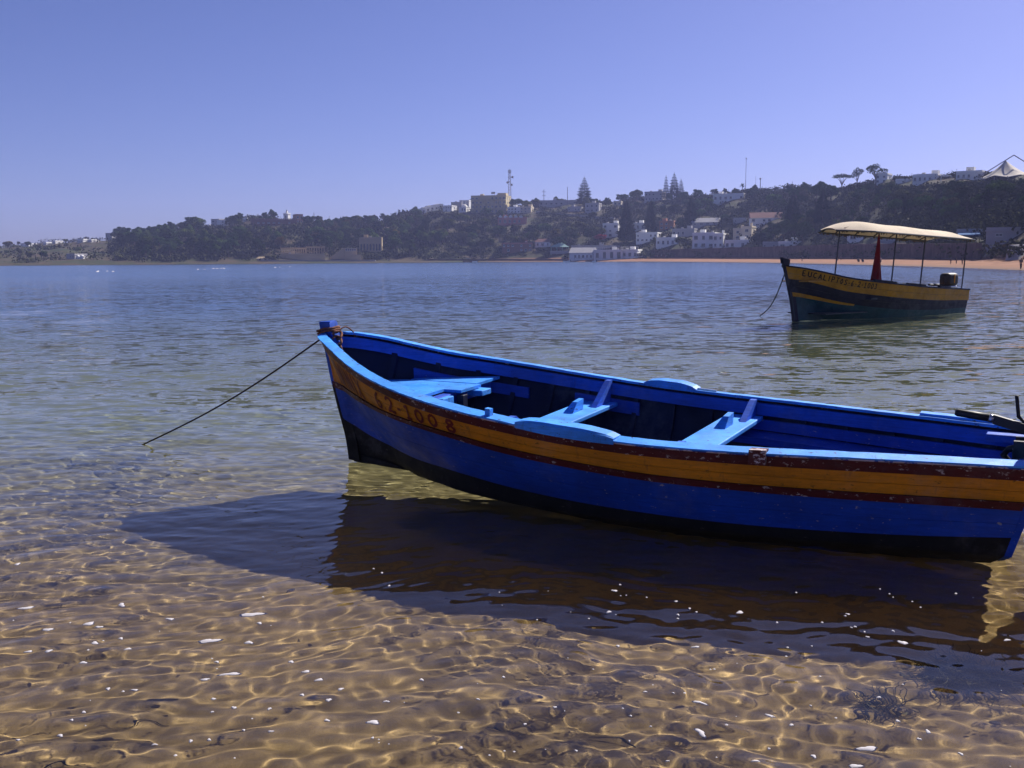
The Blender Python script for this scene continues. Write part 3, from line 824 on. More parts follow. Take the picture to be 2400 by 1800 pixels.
# ---------------- the canopied boat further out
FS = [0, .05, .1, .2, .3, .4, .5, .6, .7, .8, .9, 1]
FB_ = Hull((7.39, 26.912), (7.39 + .805 * 7.0, 26.912 + .593 * 7.0), 0.0, FS,
           [.05, .29, .46, .72, .90, 1.02, 1.08, 1.09, 1.06, 1.01, .94, .86],
           [1.46, 1.37, 1.28, 1.12, 1.03, .96, .90, .845, .80, .765, .735, .70],
           [-.3, 0, .5, 1.0, 1.45, 1.65], [.004, 0.0, -.016, -.040, -.064, -.074],
           [0, .1, .3, .6, 1], [-.05, -.15, -.25, -.25, -.05],
           ([0, .1, .3, .6, 1], [.25, .32, .25, .12, .08]), ([0, .1, .3, .6, 1], [.1, .2, .2, .15, .1]))
fboat = empty('canopy_boat', FB_.base)
tag(fboat, 'yellow and navy passenger boat with a cream canopy moored further out', 'boat')
FD1 = FB_.table([.34, .335, .335, .36, .365, .37, .375, .372, .368, .36, .345, .33])
FD2 = FB_.table([.70, .68, .665, .665, .68, .69, .685, .665, .64, .615, .58, .55])
FD3 = lambda g: FB_.h(g) - float(FB_.zk(math.sqrt(g)))
for side in (-1, 1):
    FB_.strip('yellow_strake', side, K(.035), lambda g: FD1(g) * .56, .012, M_FYEL, fboat, n=40)
    FB_.strip('yellow_strake', side, lambda g: FD1(g) * .56 + .006, FD1, .004, M_FYEL, fboat, n=40)
    FB_.strip('navy_plank', side, FD1, lambda g: .5 * (FD1(g) + FD2(g)) - .003, .0, M_FNAVY, fboat, n=40)
    FB_.strip('navy_plank', side, lambda g: .5 * (FD1(g) + FD2(g)) + .003, FD2, .0, M_FNAVY, fboat, n=40)
    FB_.strip('bottom', side, FD2, FD3, -.002, M_FTEAL, fboat, n=40, rows=6)
    FB_.strip('yellow_flash', side, lambda g: FD2(g) - .01 + .0 * g, lambda g: FD2(g) + .10 - .25 * g, .012, M_FYEL, fboat, g0=.003, g1=.26, n=14, rows=1)
    V = []; F = []; R = 5; n = 30
    for i in range(n + 1):
        g = (i / n) ** 2
        for k in range(R): V.append(FB_.P(g, side, .03 + (.62) * k / (R - 1), .035))
    for i in range(n):
        for k in range(R - 1):
            q = (i * R + k, i * R + k + 1, (i + 1) * R + k + 1, (i + 1) * R + k); F.append(q if side > 0 else q[::-1])
    mk('inner_planking', V, F, M_FINSIDE, fboat, True)
    FB_.bar('gunwale', side, -.004, .04, -.03, .09, M_FNAVY, fboat, n=50)
    for ga, gb in ((.315, .43), (.50, .62), (.73, .82)):
        FB_.bar('rail_pad', side, -.045, .045, -.02, .07, M_FNAVY, fboat, ga, gb, n=6)
def fbox(name, g0, g1, v0, v1, z0, z1, mat):
    A = FB_.at
    return MB().hexa([A(g0, v0, z0), A(g1, v0, z0), A(g1, v1, z0), A(g0, v1, z0), A(g0, v0, z1), A(g1, v0, z1), A(g1, v1, z1), A(g0, v1, z1)]).build(name, mat, fboat)
fbox('floor', .08, .99, -.62, .62, .16, .19, M_FINSIDE)
for g in (.30, .47, .64, .80): fbox('thwart', g, g + .04, -.9, .9, .52, .56, M_FINSIDE)
fbox('fore_deck', .03, .16, -.42, .42, 1.02, 1.05, M_FYEL)
fbox('transom', .995, 1.006, -.83, .83, .36, .69, M_FYEL)
fbox('stern_deck', .90, .99, -.84, .84, .60, .63, M_FYEL)
# stem post
V = []; F = []
zs = list(np.linspace(-.3, 1.60, 10))
for i, z in enumerate(zs):
    s0 = FB_.sst(z)
    for a, v in ((s0, -.03), (s0 + .025, -.055), (s0 + .025, .055), (s0, .03)):
        p = FB_.bow + FB_.ax * (FB_.L * a) + FB_.pe * v; V.append(Vector((p.x, p.y, z)) - FB_.base)
for i in range(len(zs) - 1):
    for k in range(4): F.append((i * 4 + k, i * 4 + (k + 1) % 4, (i + 1) * 4 + (k + 1) % 4, (i + 1) * 4 + k))
F.append((3, 2, 1, 0)); F.append(tuple((len(zs) - 1) * 4 + k for k in range(4)))
mk('stem_post', V, F, M_FNAVY, fboat)
mb = MB()
hp = FB_.bow + FB_.ax * (FB_.L * -.066) - FB_.base
mb.hexa([hp + Vector(v) for v in ((0, 0, 1.50), (.22, .16, 1.46), (.18, .22, 1.46), (-.04, .06, 1.50), (-.03, -.02, 1.66), (.24, .18, 1.60), (.2, .24, 1.60), (-.07, .04, 1.66))])
mb.build('stem_head', M_FNAVY, fboat)
# lettering
g = .035; txt = 'EUCALIPTOS-6-2-1003'
lt1 = lambda g: .075 + .0 * g
lt2 = lambda g: .075 + .135
for ch in txt:
    w = .0115 if ch not in '-I' else .007
    letter(FB_, ch, g, g + w, lt1, lt2, -1, .012, M_TEXTD, fboat, .020); g += w + .0052
# poles, canopy frame, canopy
LEAN = .125
def fp(g, v, z):          # the boat sits by the stern, so upright things lean aft
    p = FB_.bow + FB_.ax * (FB_.L * g + (z - .8) * LEAN) + FB_.pe * v
    return Vector((p.x, p.y, z)) - FB_.base
def canz(g, v):
    e = min(1.0, max(0, g - .17) / .17); ee = min(1.0, max(0, 1.03 - g) / .10)
    side_ = 1 - (abs(v) / .78) ** 2.4
    ridge = 2.44 + .20 * math.sin(min(1, max(0, e)) * 1.571) - .36 * max(0, g - .25)
    edge = 2.42 - .26 * g
    return edge + (ridge - edge) * side_ * (.25 + .75 * max(0, ee) ** .6) + .008 * math.sin(g * 23) * side_
poles = [(.24, 0), (.62, 0), (.83, 0), (.985, -.68), (.985, .68)]
def chw(g): return .78 * min(1.0, .30 + .70 * (max(0.0, g - .17) / .14) ** .6)
for g, v in poles:
    zt = canz(g, v) - .03
    MB().tube([fp(g, v, .19 if v == 0 else FB_.h(g) - .1), fp(g, v, zt)], .022, 6).build('canopy_pole', M_POLE, fboat)
V = []; F = []; GN, VN = 40, 16
for th in (0, -.012):
    for i in range(GN + 1):
        g = .17 + .85 * i / GN
        wd = chw(g)
        for j in range(VN + 1):
            v = -wd + 2 * wd * j / VN
            V.append(fp(g, v, canz(g, v * .78 / wd) + th))
S_ = (GN + 1) * (VN + 1)
for i in range(GN):
    for j in range(VN):
        q = (i * (VN + 1) + j, i * (VN + 1) + j + 1, (i + 1) * (VN + 1) + j + 1, (i + 1) * (VN + 1) + j)
        F.append(q[::-1]); F.append(tuple(S_ + k for k in q))
canopy = mk('canopy', V, F, M_CANV, fboat, True)
for side in (-1, 1):
    mb = MB(); rr = random.Random(3 + side)
    pts = [fp(g, side * chw(g), canz(g, .78) - .015) for g in np.linspace(.17, 1.02, 50)]
    mb.tube(pts, .026, 6)
    mb.build('canopy_rail', M_POLE, fboat)
    mb = MB()
    for i in range(150):
        k = rr.random() * 48.9; a = pts[int(k)].lerp(pts[int(k) + 1], k % 1); l = rr.uniform(.03, .075); w = FB_.ax * .02
        mb.add([a - w, a + w, a + w * .8 + Vector((0, 0, -l)), a - w * .8 + Vector((0, 0, -l))], [(0, 1, 2, 3)])
    o = mb.build('canopy_fringe', M_FRINGE, fboat); o['kind'] = 'stuff'
for g in (.175, .24, .36, .49, .62, .73, .83, .955):
    pts = [fp(g, v * chw(g) / .78, canz(g, v) - .035) for v in np.linspace(-.74, .74, 13)]
    MB().tube(pts, .018, 5).build('canopy_bow', M_POLE, fboat)
for v in (-.35, .35):
    pts = [fp(g, v, canz(g, v) - .05) for g in np.linspace(.2, .98, 20)]
    MB().tube(pts, .016, 5).build('canopy_batten', M_WOOD, fboat)
# red flag hanging round its staff
fl_ = empty('flag', fp(.50, 0, .6) + FB_.base)
tag(fl_, 'red flag hanging in folds from a staff under the cream canopy', 'flag')
fo = fp(.50, 0, .6)
MB().tube([fp(.50, 0, .25) - fo, fp(.50, 0, 2.34) - fo], .02, 6).build('staff', M_POLE, fl_)
V = []; F = []
for i in range(15):
    f = i / 14; z = 2.28 - 1.55 * f
    wd = .05 + .31 * f ** .9 * (1 if i < 14 else .9); c_ = fp(.50, 0, z) - fo + FB_.ax * (wd * .28 - .02)
    for k in range(18):
        q = 2 * math.pi * k / 18; rr_ = 1 + (.26 * math.sin(4 * q + 3 * f) + .12 * math.sin(9 * q - 2 * f)) * (.3 + .7 * f)
        V.append(c_ + FB_.ax * (wd * .62 * math.cos(q) * rr_) + FB_.pe * (wd * .30 * math.sin(q) * rr_) + Vector((0, 0, .05 * math.sin(3 * q) * f)))
for i in range(14):
    for k in range(18): F.append((i * 18 + k, i * 18 + (k + 1) % 18, (i + 1) * 18 + (k + 1) % 18, (i + 1) * 18 + k))
F.append(tuple(range(18))); F.append(tuple(14 * 18 + k for k in range(18))[::-1])
mk('cloth', V, F, M_FLAG, fl_, True)
# its outboard motor
mo2 = FB_.at(1.055, 0, 0) + FB_.base
m2_ = empty('outboard_motor', (mo2.x, mo2.y, 0), math.atan2(FB_.ax.y, FB_.ax.x))
tag(m2_, 'dark outboard motor tilted on the canopy boat\'s stern', 'outboard motor')
rounded('cowl', (-.22, -.10, .97), (.56, .36, .38), M_MOTOR, m2_, .11, 4)
rounded('cowl_stripe', (-.22, -.284, .99), (.055, .012, .26), M_FYEL, m2_, .003, 1)
rounded('cowl_base', (-.22, -.10, .74), (.46, .30, .08), M_METAL, m2_, .03)
rounded('midsection', (.02, -.1, .42), (.2, .16, .8), M_MOTOR, m2_, .04)
MB().tube([(-.55, -.12, .80), (-1.15, -.16, .82)], .035, 8).build('tiller_arm', M_MOTOR, m2_, True)
MB().tube([(-1.15, -.16, .82), (-1.42, -.17, .83)], .028, 8).build('tiller_grip', M_RUB, m2_, True)
MB().tube([(-.64, -.2, .84), (-.64, -.2, 1.04)], .014, 6).build('shift_lever', M_RUB, m2_)
rounded('skeg', (.35, -.1, .02), (.55, .08, .12), M_MOTOR, m2_, .03)
# mooring rope of the canopy boat
b0 = FB_.bow + FB_.ax * (FB_.L * FB_.sst(1.25)); b0.z = 1.25
b1 = onz(1780, 741, 0.0)
fr = empty('anchor_rope', b1)
tag(fr, 'grey slack anchor rope curving from the canopy boat\'s bow to the water', 'rope')
pts = []
for i in range(21):
    f = i / 20; p = b0.lerp(b1, f); p.z = b0.z * (1 - f) ** 1.0 - .42 * math.sin(math.pi * f) * (1 - .35 * f) * .7; pts.append(p - b1)
MB().tube(pts, .016, 6).build('hanging_rope', M_POLE, fr, True)

# ------------------------------------------------------------------ vegetation of the far shore
M_LEAF_DARK = leafmat('dark_foliage', (0.036, 0.064, 0.016))
M_LEAF_MID = leafmat('mid_foliage', (0.056, 0.092, 0.022))
M_LEAF_OLIVE = leafmat('olive_foliage', (0.085, 0.090, 0.036))
M_LEAF_PINE = leafmat('pine_foliage', (0.030, 0.046, 0.026), rand=0.15)
M_LEAF_RED = leafmat('red_blossom', (0.26, 0.035, 0.045), rand=0.1)
M_BARK = surf('tree_bark', (0.10, 0.075, 0.055), 0.3, 2.0, 0.95, 0.3, 0.05)
def mesh_of(V, F, mat, name, smooth=False):
    me = bpy.data.meshes.new(name); me.from_pydata([tuple(v) for v in V], [], F); me.materials.append(mat); me.update(); return me
def crown_mesh(seed, lobes, n, size, mat, name, up=0.25):
    r_ = np.random.default_rng(seed); V = []; F = []
    tot = sum(l[3] * l[4] for l in lobes)
    for (x, y, z, rx, ry, rz) in lobes:
        k = max(30, int(n * rx * ry / tot))
        d = r_.normal(size=(k, 3)); d[:, 2] += up; d /= np.linalg.norm(d, axis=1)[:, None]
        rad = r_.uniform(0.55, 1.08, k) ** 0.6
        c = np.array([x, y, z]) + d * np.array([rx, ry, rz]) * rad[:, None]
        nn = d + r_.normal(size=(k, 3)) * 0.55; nn /= np.linalg.norm(nn, axis=1)[:, None]
        a = np.cross(nn, r_.normal(size=(k, 3))); a /= np.linalg.norm(a, axis=1)[:, None]; b_ = np.cross(nn, a)
        s1 = size * r_.uniform(.5, 1.3, k)[:, None]; s2 = size * r_.uniform(.4, 1.0, k)[:, None]
        for q in range(k):
            i0 = len(V)
            V += [c[q] - a[q] * s1[q], c[q] + b_[q] * s2[q] * 1.1, c[q] + a[q] * s1[q] * .9, c[q] - b_[q] * s2[q]]
            F.append((i0, i0 + 1, i0 + 2, i0 + 3))
    return mesh_of(V, F, mat, name)
def trunk_mesh(h, r0, seed, fork=3, spread=1.6, top=None):
    r_ = random.Random(seed); mb = MB()
    pts = [(0, 0, -1.5)] + [(r_.uniform(-.15, .15) * i, r_.uniform(-.15, .15) * i, h * .5 * i / 3) for i in range(4)]
    mb.tube(pts, [r0 * 1.2, r0, r0 * .85, r0 * .75, r0 * .65], 7)
    for k in range(fork):
        q = k * 6.283 / fork + r_.random()
        mb.tube([pts[-1], (pts[-1][0] + math.cos(q) * spread * .5, pts[-1][1] + math.sin(q) * spread * .5, h * .68), (math.cos(q) * spread, math.sin(q) * spread, h * .86)], [r0 * .55, r0 * .4, r0 * .2], 5)
    return mesh_of(mb.V, mb.F, M_BARK, 'trunk')
def lobes_round(seed, H, R, k=8):
    r_ = random.Random(seed); L = [(0, 0, H * .66, R * .62, R * .62, H * .26)]
    for i in range(k):
        q = i * 6.283 / k + r_.uniform(-.4, .4); rr = R * r_.uniform(.42, .68); s = R * r_.uniform(.30, .46)
        L.append((rr * math.cos(q), rr * math.sin(q), H * r_.uniform(.42, .80), s, s, s * r_.uniform(.7, 1.0)))
    for i in range(3): L.append((r_.uniform(-.4, .4) * R, r_.uniform(-.4, .4) * R, H * r_.uniform(.80, .93), R * .32, R * .32, R * .24))
    return L
PROTO = []
for i, (H, R, mt) in enumerate([(8, 3.6, M_LEAF_DARK), (9, 3.4, M_LEAF_DARK), (7, 3.8, M_LEAF_MID), (8.5, 3.2, M_LEAF_MID), (6.5, 3.4, M_LEAF_OLIVE), (7.5, 3.0, M_LEAF_OLIVE), (10, 3.2, M_LEAF_DARK)]):
    PROTO.append((trunk_mesh(H, .28, 40 + i), crown_mesh(60 + i, lobes_round(20 + i, H, R, 7 + i % 3), 2600, .25, mt, 'crown'), H))
def tree(name, protos, loc, height, rz, label, cat, group=None, wide=1.0):
    tr, cr, H = protos; s = height / H
    e = empty(name, loc, rz); e.scale = (s * wide, s * wide, s)
    tag(e, label, cat, group)
    link_mesh('trunk', tr, e); link_mesh('crown', cr, e)
    return e
def norfolk(seed, H, R, dens, mat):
    r_ = random.Random(seed); V = []; F = []
    def plate(a, b, w0, w1):
        a, b = Vector(a), Vector(b); t = (b - a).normalized()
        for ax_ in (t.cross(Vector((0, 0, 1))), t.cross(t.cross(Vector((0, 0, 1))))):
            if ax_.length < 1e-4: continue
            ax_.normalize(); i0 = len(V)
            V.extend([a - ax_ * w0, a + ax_ * w0, b + ax_ * w1, b - ax_ * w1]); F.append((i0, i0 + 1, i0 + 2, i0 + 3))
    tiers = dens
    for i in range(tiers):
        f = i / (tiers - 1); z = H * (.10 + .88 * f); rad = R * (1 - f) ** .8 * r_.uniform(.85, 1.1) + .25
        nb = 7 if f < .75 else 5
        for k in range(nb):
            q = 6.283 * k / nb + i * .7 + r_.uniform(-.2, .2); rr = rad * r_.uniform(.8, 1.1)
            p = [Vector((rr * s_ * math.cos(q), rr * s_ * math.sin(q), z - .10 * rr * s_ + .16 * rr * s_ * s_)) for s_ in (.05, .4, .72, 1.0)]
            for a, c_, w0, w1 in zip(p[:-1], p[1:], (.24, .52, .58), (.52, .58, .18)):
                plate(a, c_, w0 * (.5 + .5 * (1 - f)), w1 * (.5 + .5 * (1 - f)))
            for s_ in (.5, .8):
                for sg_ in (-1, 1):
                    a = p[1].lerp(p[3], (s_ - .4) / .6); d = Vector((math.cos(q + sg_ * .8), math.sin(q + sg_ * .8), .05)) * rr * .30
                    plate(a, a + d, .32 * (1 - .5 * f), .10)
    return mesh_of(V, F, mat, 'crown')
def pole_trunk(H, r0):
    mb = MB().tube([(0, 0, -1.5), (0, 0, H * .5), (0, 0, H)], [r0, r0 * .7, .05], 7); return mesh_of(mb.V, mb.F, M_BARK, 'trunk')
NF_TALL = (pole_trunk(20, .35), norfolk(5, 20, 5.2, 17, M_LEAF_PINE), 20)
NF_SLIM = (pole_trunk(20, .3), norfolk(8, 20, 3.4, 15, M_LEAF_PINE), 20)
NF_DENSE = (pole_trunk(20, .4), norfolk(9, 20, 5.0, 26, M_LEAF_PINE), 20)
def palm_proto(seed):
    r_ = random.Random(seed)
    mb = MB().tube([(0, 0, -1), (.1, 0, 2), (.15, .05, 4.6), (.1, .05, 6)], [.28, .22, .2, .24], 7)
    tr = mesh_of(mb.V, mb.F, M_BARK, 'trunk'); V = []; F = []
    for k in range(30):
        q = 6.283 * k / 30 + r_.uniform(-.2, .2); el = r_.uniform(-.5, 1.3); ln = r_.uniform(1.5, 2.1)
        p = Vector((.1, .05, 6)); d = Vector((math.cos(q) * math.cos(el), math.sin(q) * math.cos(el), math.sin(el)))
        sdv = Vector((-math.sin(q), math.cos(q), 0)); pr = None
        for s_ in range(5):
            w = (.12, .34, .38, .28, .05)[s_]; i0 = len(V)
            V += [p - sdv * w, p + sdv * w]
            if s_: F.append((i0 - 2, i0 - 1, i0 + 1, i0))
            p = p + d * ln / 4; d = (d + Vector((0, 0, -.28))).normalized()
    return (tr, mesh_of(V, F, M_LEAF_DARK, 'crown'), 7.4)
PALM = palm_proto(3)
def umbrella_proto(seed, H, R):
    r_ = random.Random(seed); mb = MB()
    top = []
    mb.tube([(0, 0, -1), (.2, 0, H * .35)], [.3, .22], 6)
    for k in range(6):
        q = k * 1.047; p = (math.cos(q) * R * .55, math.sin(q) * R * .55, H * .80); top.append(p)
        mb.tube([(.2, 0, H * .35), (math.cos(q) * R * .25, math.sin(q) * R * .25, H * .62), p], [.16, .11, .06], 5)
    L = [(0, 0, H * .9, R * .5, R * .5, H * .10)]
    for k in range(9):
        q = k * .698 + r_.uniform(-.2, .2); L.append((math.cos(q) * R * .66, math.sin(q) * R * .66, H * r_.uniform(.80, .90), R * .36, R * .36, H * .075))
    return (mesh_of(mb.V, mb.F, M_BARK, 'trunk'), crown_mesh(seed, L, 800, .26, M_LEAF_DARK, 'crown', .1), H)
UMB = umbrella_proto(3, 8, 4.2)
def euca_proto(seed, H, R):
    r_ = random.Random(seed); mb = MB(); L = []
    mb.tube([(0, 0, -1), (.1, 0, H * .3)], [.32, .24], 6)
    for k in range(8):
        q = k * .785 + r_.uniform(-.3, .3); rr = R * r_.uniform(.3, .8); z = H * r_.uniform(.5, .92); p = (rr * math.cos(q), rr * math.sin(q), z)
        mb.tube([(.1, 0, H * .3), (p[0] * .4, p[1] * .4, z * .7), p], [.14, .1, .05], 5)
        s = R * r_.uniform(.26, .42); L.append((*p, s, s, s * .75))
    L.append((0, 0, H * .93, R * .35, R * .35, R * .25))
    return (mesh_of(mb.V, mb.F, M_BARK, 'trunk'), crown_mesh(seed, L, 850, .27, M_LEAF_DARK, 'crown', .1), H)
EUC = euca_proto(6, 9, 4.0)

# ------------------------------------------------------------------ buildings of the far shore
def wallmat(name, col, var=.12): return surf(name, col, var, .35, .9, 0, spec=.15)
M_WHITE = wallmat('whitewash', (.74, .73, .71)); M_CREAM = wallmat('cream_wall', (.60, .52, .38)); M_YELW = wallmat('yellow_wall', (.50, .42, .24))
M_GREYW = wallmat('grey_wall', (.36, .35, .36)); M_PINK = wallmat('pink_wall', (.50, .20, .17)); M_BROWN = wallmat('brown_wall', (.23, .13, .10)); M_TERRA = wallmat('terracotta_wall', (.42, .22, .14))
M_STONE = wallmat('stone_wall', (.40, .31, .19), .3); M_SEAWALL = surf('sea_wall_stone', (.105, .070, .062), .55, .55, .95, .6, .2, .15, stretch=(1, 1, .6)); M_CONC = wallmat('concrete', (.34, .32, .33)); M_ROOFR = wallmat('red_roof', (.15, .075, .07))
M_GREENR = wallmat('pale_green_roof', (.30, .46, .40)); M_BLUEW = wallmat('blue_awning', (.03, .10, .25)); M_TENT = wallmat('tent_canvas', (.46, .42, .36)); M_ROCK = wallmat('rock', (.30, .24, .17), .4)
M_GLASS = surf('window_dark', (.025, .028, .035), .2, 2, .15, 0, spec=.5); M_FRAME = wallmat('window_frame', (.45, .44, .43)); M_MAST = surf('mast_paint', (.24, .22, .25), .1, 1, .6, 0)
UNIT = {}
def unit_box(mat):
    if mat.name not in UNIT:
        mb = MB().box((0, 0, 0), (1, 1, 1)); UNIT[mat.name] = mesh_of(mb.V, mb.F, mat, 'box')
    return UNIT[mat.name]
def bx(name, mat, parent, c, d):
    o = link_mesh(name, unit_box(mat), parent, c); o.scale = d; return o
_wf = {}
def window(parent, c, w, h, axis='y', door=False):
    """window on a wall: frame round a dark pane (frame is the part, pane its sub-part)"""
    key = (round(w, 1), round(h, 1), axis)
    if key not in _wf:
        t = min(.14, w * .16); mb = MB(); d = .10
        for cx, cz, sx, sz in ((0, h / 2 - t / 2, w, t), (0, -h / 2 + t / 2, w, t), (-w / 2 + t / 2, 0, t, h - 2 * t), (w / 2 - t / 2, 0, t, h - 2 * t), (0, 0, t * .6, h - 2 * t)):
            mb.box((cx, 0, cz), (sx, d, sz))
        mb.box((0, -.04, -h / 2 - .06), (w + .2, .22, .1))
        fm = mesh_of(mb.V, mb.F, M_FRAME, 'window'); mb = MB().box((0, .0, 0), (w - t, .05, h - t)); pm = mesh_of(mb.V, mb.F, M_GLASS, 'pane')
        _wf[key] = (fm, pm)
    fm, pm = _wf[key]
    o = link_mesh('door' if door else 'window', fm, parent, c)
    if axis == 'x': o.rotation_euler = (0, 0, math.pi / 2)
    link_mesh('pane', pm, o)
    return o
KEEP = []
rw = random.Random(77)
def house(px, ybase, wpx, hpx, label, mat=None, dep=8.0, nwin=3, floors=1, yaw=0.0, roof='flat', cat='house', name='house', group=None, side_win=1, roofmat=None, keep=True, winh=None, extra=None, loc=None, chimney=False):
    g = loc or place(px, ybase); s = g.y / FPX * 1.01
    W, H = wpx * s, hpx * s; mat = mat or M_WHITE
    th = math.atan2(g.x, g.y)
    rz = -th + yaw
    if yaw == 0 and wpx <= 62: rz = -.35 if th < 0 else max(-.66, -(th + .24))      # gable ends turned to the afternoon sun
    e = empty(name, g, rz); tag(e, label, cat, group, 'thing')
    zc = (H - 3.0) / 2
    bx('wall', mat, e, (0, dep / 2, zc), (W, dep, H + 3.0))
    if roof == 'flat':
        rf = bx('roof', roofmat or mat, e, (0, dep / 2, H + .10), (W + .3, dep + .3, .2))
        for sx in (-1, 1): bx('parapet', mat, e, (sx * (W / 2 - .1), dep / 2, H + .42), (.2, dep, .44))
        bx('parapet', mat, e, (0, .1, H + .42), (W - .4, .2, .44))
        if W > 7 and dep > 6:
            bx('roof_hut', mat, e, (W * rw.uniform(-.3, .3), dep * .6, H + 1.1), (2.2, 2.2, 1.9)); bx('water_tank', M_GREYW, e, (W * rw.uniform(-.4, .4), dep * .35, H + .75), (1.0, 1.0, 1.1))
    elif roof == 'gable':
        rh = min(W, dep) * .28
        mb = MB(); x0, x1, y0, y1 = -W / 2 - .3, W / 2 + .3, -.35, dep + .35
        mb.add([(x0, y0, H), (x1, y0, H), (x1, y1, H), (x0, y1, H), (x0, (y0 + y1) / 2, H + rh), (x1, (y0 + y1) / 2, H + rh)], [(3, 2, 1, 0), (0, 1, 5, 4), (2, 3, 4, 5), (0, 4, 3), (1, 2, 5)])
        mb.build('roof', roofmat or M_ROOFR, e)
    elif roof == 'dome':
        mb = MB(); n = 12
        for j in range(5):
            pass
        V = []; F = []
        for j in range(6):
            a = j / 5 * math.pi / 2
            for k in range(n): V.append((W * .42 * math.cos(a) * math.cos(6.283 * k / n), dep / 2 + W * .42 * math.cos(a) * math.sin(6.283 * k / n), H + W * .38 * math.sin(a)))
        for j in range(5):
            for k in range(n): F.append((j * n + k, j * n + (k + 1) % n, (j + 1) * n + (k + 1) % n, (j + 1) * n + k))
        mk('roof', V, F, roofmat or mat, e, True)
        bx('cornice', mat, e, (0, dep / 2, H + .1), (W + .3, dep + .3, .2))
    if chimney: bx('chimney', mat, e, (W * .22, dep * .5, H + 1.0), (.9, .9, 2.0))
    fh = H / floors
    for f in range(floors):
        for k in range(nwin):
            wx = -W / 2 + W * (k + .5) / nwin; ww = min(1.7, W / nwin * .55); wh = winh or min(1.7, fh * .52)
            if rw.random() < .28 and nwin > 2: continue
            ww *= rw.choice((.7, .85, 1.0)); wh *= rw.choice((.8, 1.0, 1.0))
            isdoor = (f == 0 and k == nwin // 2 and wh < fh * .7)
            window(e, (wx, -.05, fh * (f + .52)), ww, wh, door=isdoor)
        for k in range(side_win):
            window(e, (W / 2 + .05, dep * (k + .5) / side_win, fh * (f + .52)), min(1.3, dep / side_win * .4), min(1.5, fh * .48), 'x')
    if keep: KEEP.append((px - wpx / 2, px + wpx / 2, ybase - hpx - 2, ybase - hpx * .12, g.y + 4))
    return e, W, H, s

# --- headland on the left
house(60, 578, 24, 5, 'long low white house under a dark tree on the bare headland', dep=7, nwin=4)
house(107, 574, 10, 4, 'tiny white house left of the crest on the bare headland', dep=6, nwin=2)
house(129, 571.5, 9, 5, 'small white cottage on the crest between two scrub patches', dep=6, nwin=2)
house(190, 569, 16, 6, 'white house with two palms behind on the headland crest', dep=7, nwin=3)
house(212, 568, 11, 4, 'low white outbuilding beside the palm house on the headland', dep=6, nwin=2)
house(258, 563, 18, 14, 'square grey block house alone on the headland crest', M_GREYW, dep=8, nwin=2, floors=3)
house(166, 607, 24, 9, 'blue grey shed by the water below the bare slope', M_GREYW, dep=8, nwin=3)
for i, p in enumerate((183, 193)):
    g = place(p, 607); s = g.y / FPX
    V = []; F = []; n = 14; R_ = 5 * s
    for j in range(7):
        a = j / 6 * math.pi / 2
        for k in range(n): V.append((R_ * math.cos(a) * math.cos(6.283 * k / n), R_ * math.cos(a) * math.sin(6.283 * k / n), 4.5 * s + R_ * .9 * math.sin(a)))
    for k in range(n): V.append((R_ * math.cos(6.283 * k / n), R_ * math.sin(6.283 * k / n), -2))
    for j in range(6):
        for k in range(n): F.append((j * n + k, j * n + (k + 1) % n, (j + 1) * n + (k + 1) % n, (j + 1) * n + k))
    for k in range(n): F.append((7 * n + k, 7 * n + (k + 1) % n, (k + 1) % n, k))
    e = empty('storage_tank', g); tag(e, 'white domed tank next to the grey shed, ' + ('the one touching it' if i == 0 else 'the outer one'), 'tank', 'domed tanks')
    mk('tank_body', V, F, M_WHITE, e, True)
    KEEP.append((p - 5, p + 5, 597, 605, g.y))
# --- hilltop village with the minaret
house(508, 531, 22, 15, 'grey sided white block house at the edge of the wooded hill', M_GREYW, dep=9, nwin=2, floors=2)
house(530, 530, 18, 12, 'white house beside the grey sided block on the wooded hill', dep=8, nwin=2, floors=2, yaw=.3)
house(489, 530, 14, 6, 'low white house half hidden in trees left of the block house', dep=7, nwin=2)
house(578, 519, 12, 6, 'small white house among trees left of the fort', dep=6, nwin=2)
house(626, 517, 8, 6, 'white gabled hut on the fort wall', M_WHITE, dep=5, nwin=1, roof='gable', roofmat=M_WHITE)
e, W, H, s = house(645, 529, 104, 12, 'long brown fort wall on the wooded hilltop', M_BROWN, dep=6, nwin=9, side_win=0, cat='fort', name='fort_wall', winh=.7)
for k in range(26): bx('merlon', M_BROWN, e, (-W / 2 + W * (k + .5) / 26, .2, H + .95), (W / 26 * .55, .4, .6))
house(705, 525, 16, 20, 'square terracotta fort tower with a sunlit side', M_TERRA, dep=8, nwin=2, floors=2, cat='tower', name='fort_tower', yaw=.25)
g = place(676, 516); s = g.y / FPX
mn = empty('minaret', g, -.32); tag(mn, 'white square minaret with a slim lantern on the wooded hilltop', 'minaret')
w = 11.5 * s; h = 19 * s
bx('shaft', M_WHITE, mn, (0, 0, h / 2 - 1), (w, w, h + 2)); bx('gallery', M_WHITE, mn, (0, 0, h + .2), (w + .5, w + .5, .4))
for k in range(4):
    for sg_ in (-1, 1): bx('merlon', M_WHITE, mn, (-w / 2 + w * (k + .5) / 4, sg_ * w / 2, h + .7), (w / 8, .2, .6))
bx('lantern', M_WHITE, mn, (0, 0, h + 4 * s), (w * .34, w * .34, 8 * s)); V = [(w * .2 * math.cos(k), w * .2 * math.sin(k), h + 8 * s) for k in np.linspace(0, 5.5, 8)] + [(0, 0, h + 11 * s)]
mk('cap', V, [(k, (k + 1) % 8, 8) for k in range(8)], M_GREYW, mn)
for z in (.35, .7): window(mn, (0, -w / 2 - .05, h * z), .8, 1.4)
KEEP.append((655, 698, 486, 519, g.y + 3))
